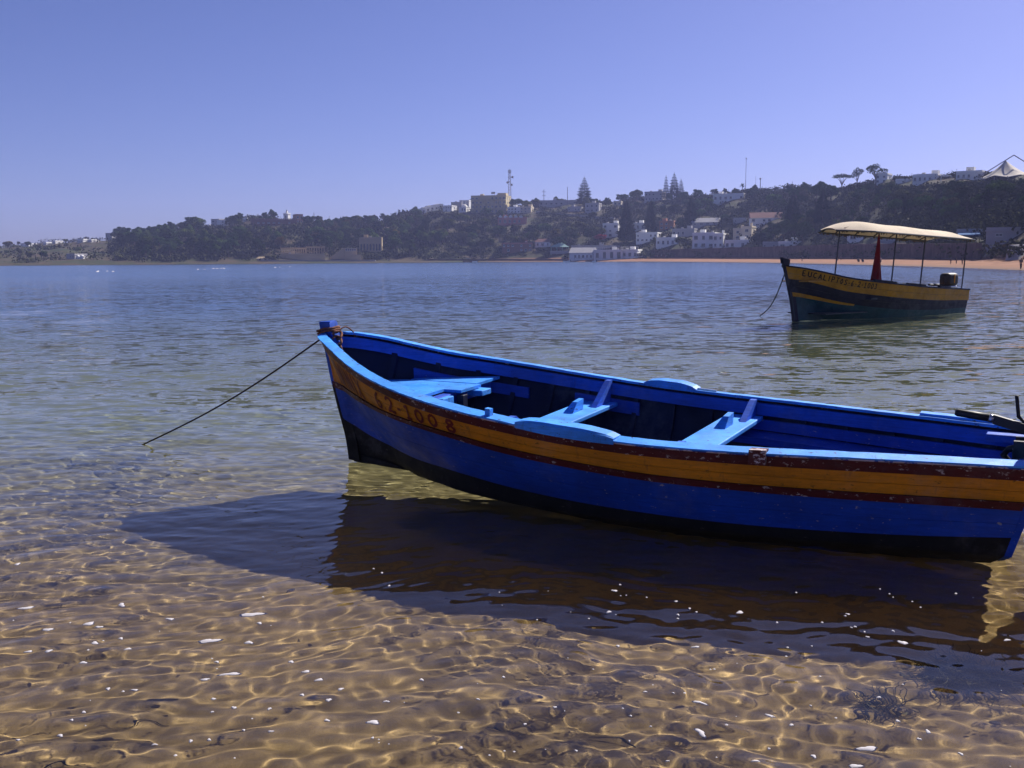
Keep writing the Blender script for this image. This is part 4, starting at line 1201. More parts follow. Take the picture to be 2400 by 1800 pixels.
# --- hotel, telecom tower and terraces on the crest
for k in range(5):
    house(995 + k * 10, 500 - k * 2.6, 11, 9 + k, 'stepped white terrace unit, number %s from the trees on the crest' % ('one', 'two', 'three', 'four', 'five')[k], dep=10, nwin=1, yaw=.35, side_win=1, name='terrace_house', group='terrace units')
house(1050, 496, 22, 12, 'white flat block between terrace units and pavilion', dep=9, nwin=4, floors=2)
house(1071, 488, 26, 12, 'pale grey long block behind the pavilion', M_GREYW, dep=9, nwin=5, floors=2)
house(1085, 498, 18, 12, 'small white domed pavilion below the yellow hotel', dep=7, nwin=3, roof='dome', cat='pavilion', name='pavilion')
house(1093, 492, 16, 20, 'tall white annex on the hotel\'s flank', dep=9, nwin=2, floors=4)
e, W, H, s = house(1146, 500, 82, 38, 'large yellow four storey hotel with balconies on the hilltop', M_YELW, dep=16, nwin=9, floors=4, yaw=-.22, side_win=2, cat='hotel', name='hotel')
for f in range(1, 4):
    for k in range(9): bx('balcony', M_YELW, e, (-W / 2 + W * (k + .5) / 9, -.7, H / 4 * f + .35), (W / 9 * .7, 1.2, .9))
bx('stair_tower', M_YELW, e, (W * .36, 6, H + 1.0), (W * .24, 8, 2.2))
sg_ = bx('roof_sign', M_GREYW, e, (W * .12, 2, H + 2.2), (9 * s, .3, 1.3))
for x in (-.3, .3): bx('sign_post', M_MAST, e, (W * .12 + x * 9 * s, 2, H + .9), (.15, .15, 1.6))
house(1205, 500, 30, 12, 'white villa at the foot of the telecom tower', dep=8, nwin=4, floors=2)
house(1232, 500, 26, 13, 'white villa with cream upper floor below the telecom tower\'s palms', M_CREAM, dep=8, nwin=3, floors=2)
def lattice(px, ybase, ytop, wpx, label, panels=True):
    g = place(px, ybase); s = g.y / FPX; H = (ybase - ytop) * s; w = wpx * s
    e = empty('telecom_tower', g, .3); tag(e, label, 'tower')
    for sx in (-1, 1):
        for sy in (-1, 1): MB().tube([(sx * w * .5, sy * w * .5, -1.5), (sx * w * .24, sy * w * .24, H * .93)], .085, 5).build('tower_leg', M_MAST, e)
    n = 13
    for k in range(n):
        z0, z1 = H * .93 * k / n, H * .93 * (k + 1) / n; a0 = w * (.5 - .22 * k / n); a1 = w * (.5 - .22 * (k + 1) / n); mb = MB()
        for (p, q) in (((-1, -1), (1, -1)), ((1, -1), (1, 1)), ((1, 1), (-1, 1)), ((-1, 1), (-1, -1))):
            mb.tube([(p[0] * a0, p[1] * a0, z0), (q[0] * a1, q[1] * a1, z1)], .045, 4); mb.tube([(q[0] * a0, q[1] * a0, z0), (p[0] * a1, p[1] * a1, z1)], .045, 4)
        mb.build('bracing', M_MAST, e)
    for z in (.80, .92): bx('platform', M_MAST, e, (0, 0, H * z), (w * .95, w * .95, .2))
    for k in range(6):
        q = k * 1.047; bx('antenna_panel', M_GREYW, e, (math.cos(q) * w * .46, math.sin(q) * w * .46, H * .955), (.22, .22, H * .07))
    MB().tube([(0, 0, H * .9), (0, 0, H * 1.02)], .10, 5).build('rod', M_MAST, e)
    for z, x in ((.80, .9), (.66, -.8), (.60, .6)):
        MB().tube([(w * x, -w * .3, H * z), (w * x, -w * .3 - .35, H * z)], [.8, .7], 12).build('dish', M_GREYW, e)
lattice(1195.5, 487, 400, 7, 'thin grey lattice telecom tower rising beside the yellow hotel')
def mast(px, ybase, ytop, label, r=.12, arms=(), ball=0.0):
    g = place(px, ybase); s = g.y / FPX; H = (ybase - ytop) * s
    e = empty('mast', g); tag(e, label, 'mast')
    MB().tube([(0, 0, -1.5), (0, 0, H)], [r * 1.3, r * .8], 6).build('pole', M_MAST, e)
    for z, l in arms: MB().tube([(-l, 0, H * z), (l, 0, H * z)], .13, 5).build('cross_arm', M_MAST, e)
    if ball: MB().tube([(0, 0, H - ball), (0, 0, H - ball * .5), (0, 0, H + ball * .5), (0, 0, H + ball)], [ball * .5, ball, ball, ball * .5], 8).build('lamp_head', M_MAST, e)
mast(1275, 482, 445, 'mast with two cross arms on the flat grey building', .22, ((.62, 1.2), (.85, 1.4)))
mast(1330, 482, 440, 'plain thin pole left of the large Norfolk pine', .20)
mast(739, 522, 498, 'short mast on the crest right of the fort tower', .18, ((.8, .4),))
mast(775, 528, 506, 'thinnest short pole on the wooded crest', .10)
mast(1744, 452, 374, 'tallest thin mast on the crest beside a palm', .13, (), .35)
mast(1767, 452, 414, 'faint thin pole between two masts on the crest', .07)
mast(1778, 450, 420, 'lamp mast with a round head on the crest', .22, (), .5)
mast(1871, 450, 436, 'small cross shaped aerial above the bushes', .10, ((.6, .7),))
house(1310, 484, 92, 12, 'long flat grey building on the crest with the two masts', M_GREYW, dep=10, nwin=8, cat='building', name='long_building')
house(1340, 476, 16, 5, 'small rooftop hut on the crest near the Norfolk pine', M_CREAM, dep=4, nwin=1)
house(1387, 499, 32, 20, 'pale two storey house below the large Norfolk pine', M_GREYW, dep=8, nwin=3, floors=2)
house(1345, 495, 30, 8, 'low house above the sloping road wall', M_GREYW, dep=7, nwin=4)
e, W, H, s = house(1201, 527, 66, 15, 'pink house with a row of white dormers on the slope', M_PINK, dep=10, nwin=6, side_win=1, roof='flat')
for k in range(5):
    mb = MB(); cx = -W / 2 + W * (k + .5) / 5.6; a_ = 1.0
    mb.add([(cx - a_, -.3, H + .2), (cx + a_, -.3, H + .2), (cx + a_, 2.4, H + .2), (cx - a_, 2.4, H + .2), (cx - a_, -.3, H + 1.0), (cx + a_, -.3, H + 1.0), (cx + a_, 2.4, H + 1.0), (cx - a_, 2.4, H + 1.0), (cx, -.3, H + 1.9), (cx, 2.4, H + 1.9)],
           [(3, 2, 1, 0), (0, 1, 5, 8, 4), (1, 2, 6, 5), (2, 3, 7, 9, 6), (3, 0, 4, 7), (4, 8, 9, 7), (5, 6, 9, 8)])
    mb.build('dormer', M_WHITE, e)
house(1530, 472, 42, 20, 'grey villa on the crest left of three Norfolk pines', M_GREYW, dep=9, nwin=5, floors=2)
house(1704, 472, 70, 15, 'long white villa on the crest below a palm', dep=10, nwin=6, yaw=-.15, side_win=2)
house(1446, 482, 18, 8, 'cream cottage under the leaning crest trees', M_CREAM, dep=6, nwin=2)
# --- the slope above the beach
house(1795, 523, 72, 12, 'long white house with red roof on the mid slope', dep=9, nwin=6, roof='gable', yaw=.1)
house(1732, 523, 30, 9, 'pale low house left of the long red roofed house', M_GREYW, dep=8, nwin=3)
house(1561, 538, 34, 17, 'orange brown house between dark pines', M_TERRA, dep=9, nwin=3, floors=2)
house(1500, 540, 44, 14, 'white house behind the dark front pine', dep=9, nwin=4)
house(1430, 557, 36, 30, 'white stepped villa left of the dark front pine', dep=10, nwin=3, floors=3)
house(1600, 555, 52, 16, 'grey white long villa above the hedge', M_GREYW, dep=9, nwin=5)
house(1515, 569, 50, 20, 'white villa with terraces right of the dark front pine', dep=10, nwin=5, floors=2)
house(1565, 578, 56, 18, 'white arched bungalow behind the round hedge trees', dep=9, nwin=5)
e, W, H, s = house(1648, 585, 52, 35, 'large white modern villa with big square windows above the beach', dep=11, nwin=3, floors=2, side_win=1)
house(1682, 583, 24, 32, 'narrow white wing with brown chimney beside the modern villa', dep=10, nwin=2, floors=2, chimney=True)
house(1728, 563, 22, 24, 'white towered house, the arched block left of a gap', M_CREAM, dep=8, nwin=1, floors=2, chimney=True)
house(1749, 563, 22, 28, 'white towered house, the taller block right of a gap', M_CREAM, dep=8, nwin=1, floors=2, chimney=True)
house(1728, 584, 60, 17, 'low white annex above the sea wall below the towered houses', dep=8, nwin=5)
house(1808, 583, 42, 12, 'low grey bungalow above the sea wall', M_GREYW, dep=8, nwin=4)
house(1853, 583, 58, 13, 'low white bungalow above the sea wall beside dark trees', dep=8, nwin=3)
house(1650, 530, 60, 8, 'long pale roofed house on the slope behind the modern villa', M_GREYW, dep=8, nwin=4, roof='gable', roofmat=M_GREYW)
house(2012, 567, 54, 19, 'white villa behind the canopy boat\'s red flag', dep=9, nwin=2, side_win=1)
house(2090, 572, 60, 20, 'pale grey bungalow behind the canopy poles', M_GREYW, dep=8, nwin=5)
e, W, H, s = house(2275, 556, 64, 10, 'low building with a blue awning at the end of the beach', M_GREYW, dep=9, nwin=3)
mk('awning', [(-W * .45, -3, H * .35), (W * .3, -3, H * .35), (W * .3, 0, H), (-W * .45, 0, H), (-W * .45, -3, H * .35 - .15), (W * .3, -3, H * .35 - .15), (W * .3, 0, H - .15), (-W * .45, 0, H - .15)], [(0, 1, 2, 3), (7, 6, 5, 4), (0, 4, 5, 1), (1, 5, 6, 2), (3, 2, 6, 7), (0, 3, 7, 4)], M_BLUEW, e)
house(2370, 562, 110, 18, 'long concrete terrace wall at the end of the beach', M_CONC, dep=6, nwin=2, side_win=0, cat='wall', name='terrace_wall')
# --- ridge above the right end of the bay
house(2058, 431, 28, 20, 'white house half hidden behind a eucalyptus on the ridge', dep=8, nwin=2, floors=2)
house(2110, 429, 34, 6, 'low white terrace wall house on the ridge', dep=6, nwin=3)
house(2160, 427, 54, 14, 'long pale house on the ridge left of the open frame', M_WHITE, dep=9, nwin=5)
house(2262, 421, 56, 15, 'white club house touching the marquee on the ridge', dep=9, nwin=5)
g = place(2210, 424); s = g.y / FPX
e = empty('pergola', g, -math.atan2(g.x, g.y)); tag(e, 'open white pergola frame between two houses on the ridge', 'pergola')
w, h = 23 * s, 11 * s
for x in (-1, 1):
    for y in (0, 2.5): bx('post', M_WHITE, e, (x * w / 2, y, h / 2 - .5), (.22, .22, h + 1))
for y in (0, 2.5): bx('beam', M_WHITE, e, (0, y, h + .12), (w + .5, .24, .22))
KEEP.append((2196, 2224, 410, 423, g.y + 4))
# marquee
g = place(2352, 421); s = g.y / FPX
e = empty('marquee', g, -math.atan2(g.x, g.y)); tag(e, 'big peaked canvas marquee hung from crossed poles on the ridge', 'tent')
V = []; F = []; n = 24; R = 8
pk = Vector((-6 * s, 6, 47 * s))
for j in range(R + 1):
    f = j / R
    for k in range(n):
        q = 6.283 * k / n; rx = 58 * s; ry = 9
        rim = Vector((rx * math.cos(q), 6 + ry * math.sin(q), 6 * s + .35 * math.cos(6 * q)))
        p = pk.lerp(rim, f); p.z = pk.z + (rim.z - pk.z) * (1 - (1 - f) ** 1.45)
        V.append(p)
for j in range(R):
    for k in range(n): F.append((j * n + k, (j + 1) * n + k, (j + 1) * n + (k + 1) % n, j * n + (k + 1) % n))
cl = mk('canvas', V, F, M_TENT, e, True); so = cl.modifiers.new('solid', 'SOLIDIFY'); so.thickness = .06
for k in range(12):
    q = 6.283 * k / 12; MB().tube([(55 * s * math.cos(q), 6 + 8.5 * math.sin(q), -1), (55 * s * math.cos(q), 6 + 8.5 * math.sin(q), 6.5 * s)], .10, 5).build('side_pole', M_MAST, e)
ap = Vector((11 * s, 6, 58.5 * s))
MB().tube([(-62 * s, 6, 11 * s), ap], .16, 6).build('main_pole', M_MAST, e); MB().tube([(75 * s, 6, 14 * s), ap], .16, 6).build('main_pole', M_MAST, e)
MB().tube([ap, pk], .05, 4).build('hanging_cable', M_MAST, e)
KEEP.append((2290, 2420, 372, 418, g.y + 6))
# --- ruins and quay on the wooded headland
def colonnade(px0, px1, ybase, ytop, n, label):
    g = place((px0 + px1) / 2, ybase); s = g.y / FPX; W = (px1 - px0) * s; H = (ybase - ytop) * s
    e = empty('ruined_colonnade', g, -math.atan2(g.x, g.y)); tag(e, label, 'ruin')
    for k in range(n):
        for y in (0, 4): bx('column', M_STONE, e, (-W / 2 + W * k / (n - 1), y, H / 2 - .5), (.5, .5, H + 1 - (.6 if y else 0)))
    bx('lintel', M_STONE, e, (0, 0, H + .25), (W + .8, .6, .5)); bx('lintel', M_STONE, e, (0, 4, H - .05), (W + .8, .6, .5))
    bx('back_wall', M_STONE, e, (0, 7, H * .3 - .5), (W, .5, H * .6 + 1))
    KEEP.append((px0, px1, ytop - 3, ybase, g.y + 5))
def quaywall(px0, px1, y, hpx, label, mat=None, name='quay_wall', n=None):
    """terrace wall following the shore"""
    n = n or max(2, int((px1 - px0) / 20)); pts = [place(px0 + (px1 - px0) * k / n, y(k / n) if callable(y) else y) for k in range(n + 1)]
    c0 = pts[len(pts) // 2]; e = empty(name, c0); tag(e, label, 'wall', None, 'thing')
    for k in range(n):
        a, b_ = pts[k] - c0, pts[k + 1] - c0; h = (hpx(k / n) if callable(hpx) else hpx) * pts[k].y / FPX; h2 = (hpx((k + 1) / n) if callable(hpx) else hpx) * pts[k + 1].y / FPX
        up_ = Vector((0, 0, 1)); bk = Vector((0, 1.2, 0))
        MB().hexa([a - up_ * 3, b_ - up_ * 3, b_ - up_ * 3 + bk, a - up_ * 3 + bk, a + up_ * h, b_ + up_ * h2, b_ + up_ * h2 + bk, a + up_ * h + bk]).build('wall_section', mat or M_SEAWALL, e)
    KEEP.append((px0, px1, (y(.5) if callable(y) else y) - (hpx(.5) if callable(hpx) else hpx), (y(.5) if callable(y) else y), min(p.y for p in pts)))
    return e
colonnade(661, 716, 598, 584, 12, 'ruined stone colonnade by the water left of the stepped ruin')
colonnade(720, 760, 597, 581, 8, 'shorter ruined stone frame beside the long colonnade')
house(708, 609, 106, 11, 'brown stone base wall under the ruined colonnades', M_STONE, dep=8, nwin=0, side_win=0, cat='wall', name='retaining_wall')
g = place(800, 609); s = g.y / FPX
e = empty('stepped_ruin', g, -math.atan2(g.x, g.y)); tag(e, 'stepped stone ruin with a sloping stair by the water', 'ruin')
for k in range(12):
    bx('step', M_STONE, e, (-28 * s + k * 3.0 * s, 2 + .2 * k, (4 + k * 2.1) * s / 2 - .5), (3.0 * s, 5, (4 + k * 2.1) * s + 1))
bx('tower_block', M_STONE, e, (22 * s, 4, 13 * s), (30 * s, 6, 28 * s)); 
for k in range(5): window(e, ((12 + k * 5) * s, .95, 23 * s), .8, 1.2)
bx('lower_block', M_STONE, e, (34 * s, 1, 5 * s), (24 * s, 5, 12 * s))
KEEP.append((762, 843, 579, 607, g.y + 3))
e, W, H, s = house(869, 590, 52, 30, 'stone arcade building with tall arches above the shore trees', M_STONE, dep=9, nwin=0, side_win=0, yaw=-.06, cat='building', name='arcade_building')
for k in range(7):
    cx = -W / 2 + W * (k + .7) / 7.4; w_, h_ = W / 7.4 * .55, H * .58; pts = [(-w_ / 2, 0), (w_ / 2, 0), (w_ / 2, h_ * .75)] + [(w_ / 2 * math.cos(a), h_ * .75 + w_ * .6 * math.sin(a)) for a in np.linspace(0.3, 2.84, 7)] + [(-w_ / 2, h_ * .75)]
    V = [(cx + x, -.06, z + .5) for x, z in pts] + [(cx + x, .02, z + .5) for x, z in pts]; m_ = len(pts)
    mk('arch_opening', V, [tuple(range(m_))] + [(i, (i + 1) % m_, m_ + (i + 1) % m_, m_ + i) for i in range(m_)], M_GLASS, e)
quaywall(612, 880, 613, 3, 'low grey quay along the waterline below the ruins', M_CONC)
house(609, 611, 16, 4, 'tiny boat hut on the shore left of the ruins', M_CREAM, dep=4, nwin=1, roof='gable', roofmat=M_STONE)
# --- waterfront below the hotel slope
quaywall(1000, 1340, 611, 3.5, 'brown quay along the waterline below the restaurant', M_SEAWALL)
house(1212, 592, 70, 20, 'brown pink restaurant terrace above the quay', M_BROWN, dep=10, nwin=7, floors=2, roof='flat', roofmat=M_PINK)
house(1272, 580, 36, 12, 'small white kiosk with red roof beside the restaurant', dep=6, nwin=3, roof='gable')
g = place(1312, 596); s = g.y / FPX
e = empty('gazebo', g, -math.atan2(g.x, g.y)); tag(e, 'open gazebo with a pale green pitched roof above the quay', 'gazebo')
w, h = 44 * s, 16 * s
for x in (-1, -.33, .33, 1):
    for y in (0, 6): bx('post', M_GREENR, e, (x * w * .46, y, h / 2 - .5), (.25, .25, h + 1))
MB().add([(-w / 2, -.5, h), (w / 2, -.5, h), (w / 2, 6.5, h), (-w / 2, 6.5, h), (-w * .1, 3, h + 11 * s), (w * .1, 3, h + 11 * s)], [(3, 2, 1, 0), (0, 1, 5, 4), (1, 2, 5), (2, 3, 4, 5), (3, 0, 4)]).build('roof', M_GREENR, e)
bx('parapet', M_CONC, e, (0, -.6, .8), (w, .2, 1.6))
KEEP.append((1290, 1336, 566, 594, g.y + 2))
house(1395, 588, 110, 9, 'long grey terrace building behind the beach club', M_GREYW, dep=8, nwin=0, side_win=0)
e, W, H, s = house(1362, 610, 56, 17, 'white beach club bathing wing at the water\'s edge', dep=9, nwin=6, floors=1, roof='gable', roofmat=M_GREYW)
e, W, H, s = house(1425, 609, 66, 20, 'white beach club main hall with tall dark openings', dep=11, nwin=4, floors=1, winh=3.0, cat='beach club')
for k in range(17): bx('baluster', M_WHITE, e, (-W / 2 + W * k / 16, .1, H + 1.3), (.14, .14, .9))
bx('hand_rail', M_WHITE, e, (0, .1, H + 1.8), (W, .18, .14))
e, W, H, s = house(1476, 606, 38, 18, 'white beach club stair block beside the sand', dep=9, nwin=3, floors=1)
for k in range(14):
    bx('step', M_WHITE, e, (W / 2 + (k + .5) * 1.9 * s, 3, (17 - k * 1.25) * s / 2 - .8), (1.9 * s, 5, (17 - k * 1.25) * s + 1.6))
for k in range(9): bx('baluster', M_WHITE, e, (-W / 2 + W * k / 8, .1, H + 1.3), (.14, .14, .9))
bx('hand_rail', M_WHITE, e, (0, .1, H + 1.8), (W, .18, .14))
KEEP.append((1330, 1530, 585, 606, 460))
# sea wall along the beach, road wall on the slope
quaywall(1526, 1990, lambda f: 603.2 + 1.8 * f, lambda f: 17 + 14 * f, 'long dark stone sea wall behind the sandy beach', M_SEAWALL, 'sea_wall', 22)
quaywall(1990, 2300, lambda f: 605.5 + 2.5 * f, lambda f: 32 + 6 * f, 'tall dark earth retaining wall at the end of the beach', M_SEAWALL, 'sea_wall', 14)
quaywall(1256, 1465, lambda f: 500 + 18 * f, lambda f: 5, 'pale sloping road parapet on the hillside', M_CONC, 'road_wall', 16)
# concrete slipway at the far right
g = place(2392, 608); s = g.y / FPX
sl_ = MB().hexa([(-14 * s, -2, -1), (26 * s, -2, -1), (26 * s, 3, -1), (-14 * s, 3, -1), (-6 * s, 1.5, 30 * s), (26 * s, 1.5, 32 * s), (26 * s, 3, 32 * s), (-6 * s, 3, 30 * s)]).build('slipway', M_CONC, None, loc=g)
tag(sl_, 'sloping grey concrete slipway at the right end of the beach', 'slipway')

# ------------------------------------------------------------------ single trees one can pick out
def special(protos, px, ybase, ytop, label, cat='pine tree', name='norfolk_pine', group=None, wide=1.0, loc=None):
    g = loc or place(px, ybase); h = (ybase - ytop) * g.y / FPX
    return tree(name, protos, g, h, px * .7, label, cat, group, wide)
special(NF_TALL, 1369, 482, 416, 'large tiered Norfolk pine standing alone on the skyline', wide=1.25)
special(NF_SLIM, 1559, 470, 413, 'slim Norfolk pine, first of three on the skyline', group='skyline Norfolk pines', wide=1.15)
special(NF_TALL, 1578, 470, 406, 'tallest Norfolk pine in the middle of the skyline trio', group='skyline Norfolk pines', wide=1.05)
special(NF_SLIM, 1594, 468, 420, 'short Norfolk pine, last of three on the skyline', group='skyline Norfolk pines', wide=1.4)
special(NF_DENSE, 1467, 572, 470, 'huge dark conifer in front of the white villas', wide=1.0)
special(NF_DENSE, 1524, 548, 472, 'dark conifer on the slope above the terraced villas', wide=1.0)
special(NF_DENSE, 1618, 540, 462, 'dark conifer behind the modern villa', wide=1.2)
special(NF_DENSE, 1855, 535, 452, 'dark conifer on the slope left of the canopy boat', wide=1.1)
special(NF_DENSE, 1925, 530, 444, 'broad dark conifer above the canopy boat\'s bow', wide=1.2)
special(NF_SLIM, 2116, 510, 460, 'narrow dark conifer on the slope above the cream canopy', wide=1.2)
special(PALM, 1205, 482, 462, 'palm beside the telecom tower on the skyline', 'palm', 'palm_tree')
special(PALM, 1215, 488, 474, 'short palm right of the telecom tower', 'palm', 'palm_tree')
special(PALM, 1249, 484, 468, 'round headed palm left of the long grey building', 'palm', 'palm_tree', wide=1.2)
special(PALM, 1737, 456, 431, 'palm on the skyline next to the tallest mast', 'palm', 'palm_tree', wide=1.2)
special(PALM, 186, 569, 559, 'tiny palm behind the headland house', 'palm', 'palm_tree')
special(PALM, 197, 569, 559, 'tiny palm right of the headland house', 'palm', 'palm_tree')
special(PALM, 2114, 431, 417, 'small palm on the ridge between pale houses', 'palm', 'palm_tree')
special(PALM, 1312, 568, 540, 'palm behind the green roofed gazebo', 'palm', 'palm_tree')
special(PALM, 1300, 566, 545, 'shorter palm left of the gazebo palm', 'palm', 'palm_tree')
special(UMB, 1968, 444, 403, 'umbrella pine with bare branches on the skyline', 'pine tree', 'umbrella_pine', wide=1.05)
special(EUC, 2003, 440, 396, 'open eucalyptus between the umbrella pine and a larger tree', 'tree', 'eucalyptus', wide=.8)
special(EUC, 2046, 438, 388, 'tall eucalyptus, largest tree on the right skyline', 'tree', 'eucalyptus', wide=1.2)
special(PROTO[2], 1407, 572, 550, 'red flowering tree above the beach club', 'tree', 'flowering_tree', wide=1.5)
for o in COL.objects:
    if o.name.startswith('flowering_tree'):
        cr = [c for c in o.children if c.name.startswith('crown')][0]; cr.data = cr.data.copy(); cr.data.materials[0] = M_LEAF_RED

# ------------------------------------------------------------------ woods: individual trees by region
tr = random.Random(21)
REG = [  # px range, t range as a share of the slope, count, height range, label, group, protos
    (262, 640, .02, 1.02, 96, (6.2, 9.0), 'rounded tree in the dense wood on the left headland', 'headland wood', (0, 1, 2, 3, 6, 0, 1)),
    (640, 1060, .02, 1.02, 92, (6.2, 9.0), 'bushy tree in the wood between the fort and the hotel', 'wood below the hotel', (0, 1, 2, 3, 5, 6, 0)),
    (1060, 1470, .05, 1.0, 52, (5.5, 9), 'tree on the scrubby slope between hotel and beach club', 'slope trees', (0, 2, 3, 4, 5)),
    (1470, 1960, .10, 1.0, 60, (4.5, 8.0), 'garden tree among the villas above the beach', 'villa garden trees', (0, 1, 2, 3, 5)),
    (1960, 2560, .26, .86, 60, (3.0, 5.2), 'low tree on the steep slope at the right end of the bay', 'right slope trees', (0, 1, 2, 3, 4)),
    (-120, 262, .1, 1.0, 14, (2.5, 4.5), 'low bush tree on the bare headland', 'headland bush trees', (2, 4, 5)),
]
def free(px, y0, y1, hw, d):
    for a, b_, c_, e_, dd in KEEP:
        if px + hw > a and px - hw < b_ and y0 < e_ and y1 > c_ and d < dd: return False
    return True
LAND = [(-60, 'left of the long low headland house'), (60, 'around the long low headland house'), (190, 'near the domed tanks'), (258, 'near the grey block house'), (330, 'at the wood\'s left end'), (420, 'in the wood left of the block houses'), (515, 'below the hilltop block houses'), (600, 'below the fort wall'),
        (676, 'below the minaret'), (745, 'right of the fort tower'), (800, 'behind the stepped ruin'), (869, 'around the arcade building'), (930, 'in the wood right of the arcade'), (1000, 'below the white terraces'), (1060, 'below the domed pavilion'), (1146, 'below the yellow hotel'), (1201, 'around the pink house'), (1272, 'above the restaurant'), (1330, 'behind the gazebo'),
        (1400, 'above the beach club'), (1460, 'around the huge dark conifer'), (1530, 'among the terraced villas'), (1600, 'below the skyline pine trio'), (1650, 'behind the modern villa'), (1740, 'around the towered house'), (1800, 'around the long red roofed house'), (1870, 'behind the low white bungalow'), (1940, 'left of the canopy boat\'s flag'),
        (2020, 'below the umbrella pine'), (2100, 'above the cream canopy'), (2180, 'above the canopy boat\'s stern'), (2275, 'above the blue awning'), (2360, 'below the marquee'), (2480, 'at the right end of the slope')]
TONE = {0: 'dark green', 1: 'tall dark', 2: 'mid green', 3: 'slim mid green', 4: 'olive', 5: 'slim olive', 6: 'tallest dark'}
for x0, x1, f0, f1, cnt, (ha, hb), lab, grp, prs in REG:
    made = tries = 0
    while made < cnt and tries < 4000:
        tries += 1
        p = tr.uniform(x0, x1); bw = fB(p); t = bw + 2 + (fRO(p) - bw - 2) * (f0 + (f1 - f0) * tr.random() ** 1.1)
        g = terr(p, t); h = tr.uniform(ha, hb) * (1.0 - 0.45 * max(0, ((t - bw) / (fRO(p) - bw) - .7) / .3)); pi_ = tr.choice(prs); pr = PROTO[pi_]; fr_ = (t - bw) / (fRO(p) - bw)
        y1 = proj(g)[1]; y0 = y1 - h * FPX / g.y; hw = h * .42 * FPX / g.y
        if not free(p, y0, y1, hw * .8, g.y): continue
        lm = min(LAND, key=lambda q: abs(q[0] - p))[1]; band = 'low down' if fr_ < .22 else 'on lower slope' if fr_ < .45 else 'on upper slope' if fr_ < .75 else 'near the crest'
        tree('tree', pr, g, h, tr.uniform(0, 6.28), '%s tree %s, %s' % (TONE[pi_], band, lm), 'tree', grp, tr.uniform(.85, 1.4)); made += 1
# hedge and shore trees that stand in front of the villas
for p, yb, yt, lab in ((1535, 584, 557, 'round clipped tree in front of the terraced villa'), (1594, 584, 556, 'round dark tree left of the modern villa'), (1780, 582, 545, 'leafy tree between the towered house and the bungalow'),
                       (1835, 570, 515, 'large dark tree above the low white bungalow'), (1880, 574, 520, 'broad dark tree right of the low white bungalow'), (1812, 566, 522, 'dark tree behind the grey bungalow'),
                       (1380, 568, 536, 'dark tree left of the red flowering tree'), (1340, 572, 538, 'broad tree behind the gazebo'), (1245, 560, 528, 'large bright tree above the restaurant'),
                       (975, 512, 484, 'tall tree at the left end of the white terraces'), (1140, 512, 488, 'tree hiding the foot of the yellow hotel'), (1175, 520, 492, 'bushy tree right of the hotel foot'),
                       (1490, 478, 446, 'leaning tree on the crest left of the grey villa'), (1452, 476, 456, 'windswept tree on the crest'), (1632, 470, 444, 'dark tree right of the skyline trio'), (1600, 474, 450, 'dense tree at the foot of the skyline trio'),
                       (1395, 484, 466, 'rounded tree at the foot of the lone Norfolk pine'), (1722, 456, 443, 'small tree left of the skyline palm'), (1758, 458, 441, 'dark tree right of the skyline palm'), (1800, 458, 443, 'pale tree on the crest right of the lamp mast'),
                       (68, 580, 566, 'dark spreading tree over the long low headland house'), (560, 522, 508, 'dome shaped tree left of the fort'), (632, 522, 506, 'dome shaped tree left of the minaret'), (840, 528, 505, 'rounded tree on the crest right of the masts')):
    special(PROTO[int(p) % 4], p, yb, yt, lab, 'tree', 'tree', None, 1.35 if yb - yt < 25 else 1.1)

# undergrowth that nobody could count
r_ = np.random.default_rng(5); V = []; F = []
def scrub(p, t, size, n):
    g = np.array(terr(p, t))
    c = g + r_.normal(size=(n, 3)) * np.array([size, size, size * .35]) + np.array([0, 0, size * .5])
    a = r_.normal(size=(n, 3)); a /= np.linalg.norm(a, axis=1)[:, None]; b_ = np.cross(a, r_.normal(size=(n, 3))); b_ /= np.linalg.norm(b_, axis=1)[:, None]
    q = (size * r_.uniform(.15, .32, n))[:, None]
    V.append(np.stack([c - a * q, c + b_ * q, c + a * q, c - b_ * q], 1).reshape(-1, 3))
for k in range(4600):
    p = r_.uniform(-150, 2560); bw = fB(p)
    t = bw + 1.5 + (fRO(p) - bw) * r_.random() * (1.03)
    dens = np.interp(p, [-150, 250, 280, 1050, 1150, 1450, 1960, 2560], [.2, .2, 1, 1, .9, .9, 1, 1])
    if r_.random() > dens: continue
    extra = 3 if p > 1060 else 1
    g = terr(p, t); s = g.y / FPX; sz = r_.uniform(.7, 1.6) * (1 if p < 1900 else .75)
    yy = proj(g)[1]
    if not free(p, yy - sz * 1.6 / s, yy, sz * 1.4 / s, g.y): continue
    scrub(p, t, sz * (1.6 if 272 < p < 1060 else 1.25), 66 if p > 272 else 34)
    if p > 1060:
        q_ = p + r_.uniform(-12, 12); t2 = min(t + r_.uniform(-6, 6), fRO(p)); g = terr(q_, t2); yy = proj(g)[1]
        if t2 > bw and free(q_, yy - 14, yy, 10, g.y): scrub(q_, t2, sz * 1.1, 44)
V = np.concatenate(V); F = np.arange(len(V)).reshape(-1, 4)
ug = mk_np('undergrowth', V, F, leafmat('scrub_foliage', (.050, .056, .026), .45, .0), None, False)
tag(ug, 'low scrub and bushes covering the far hillside', 'scrub', None, 'stuff')

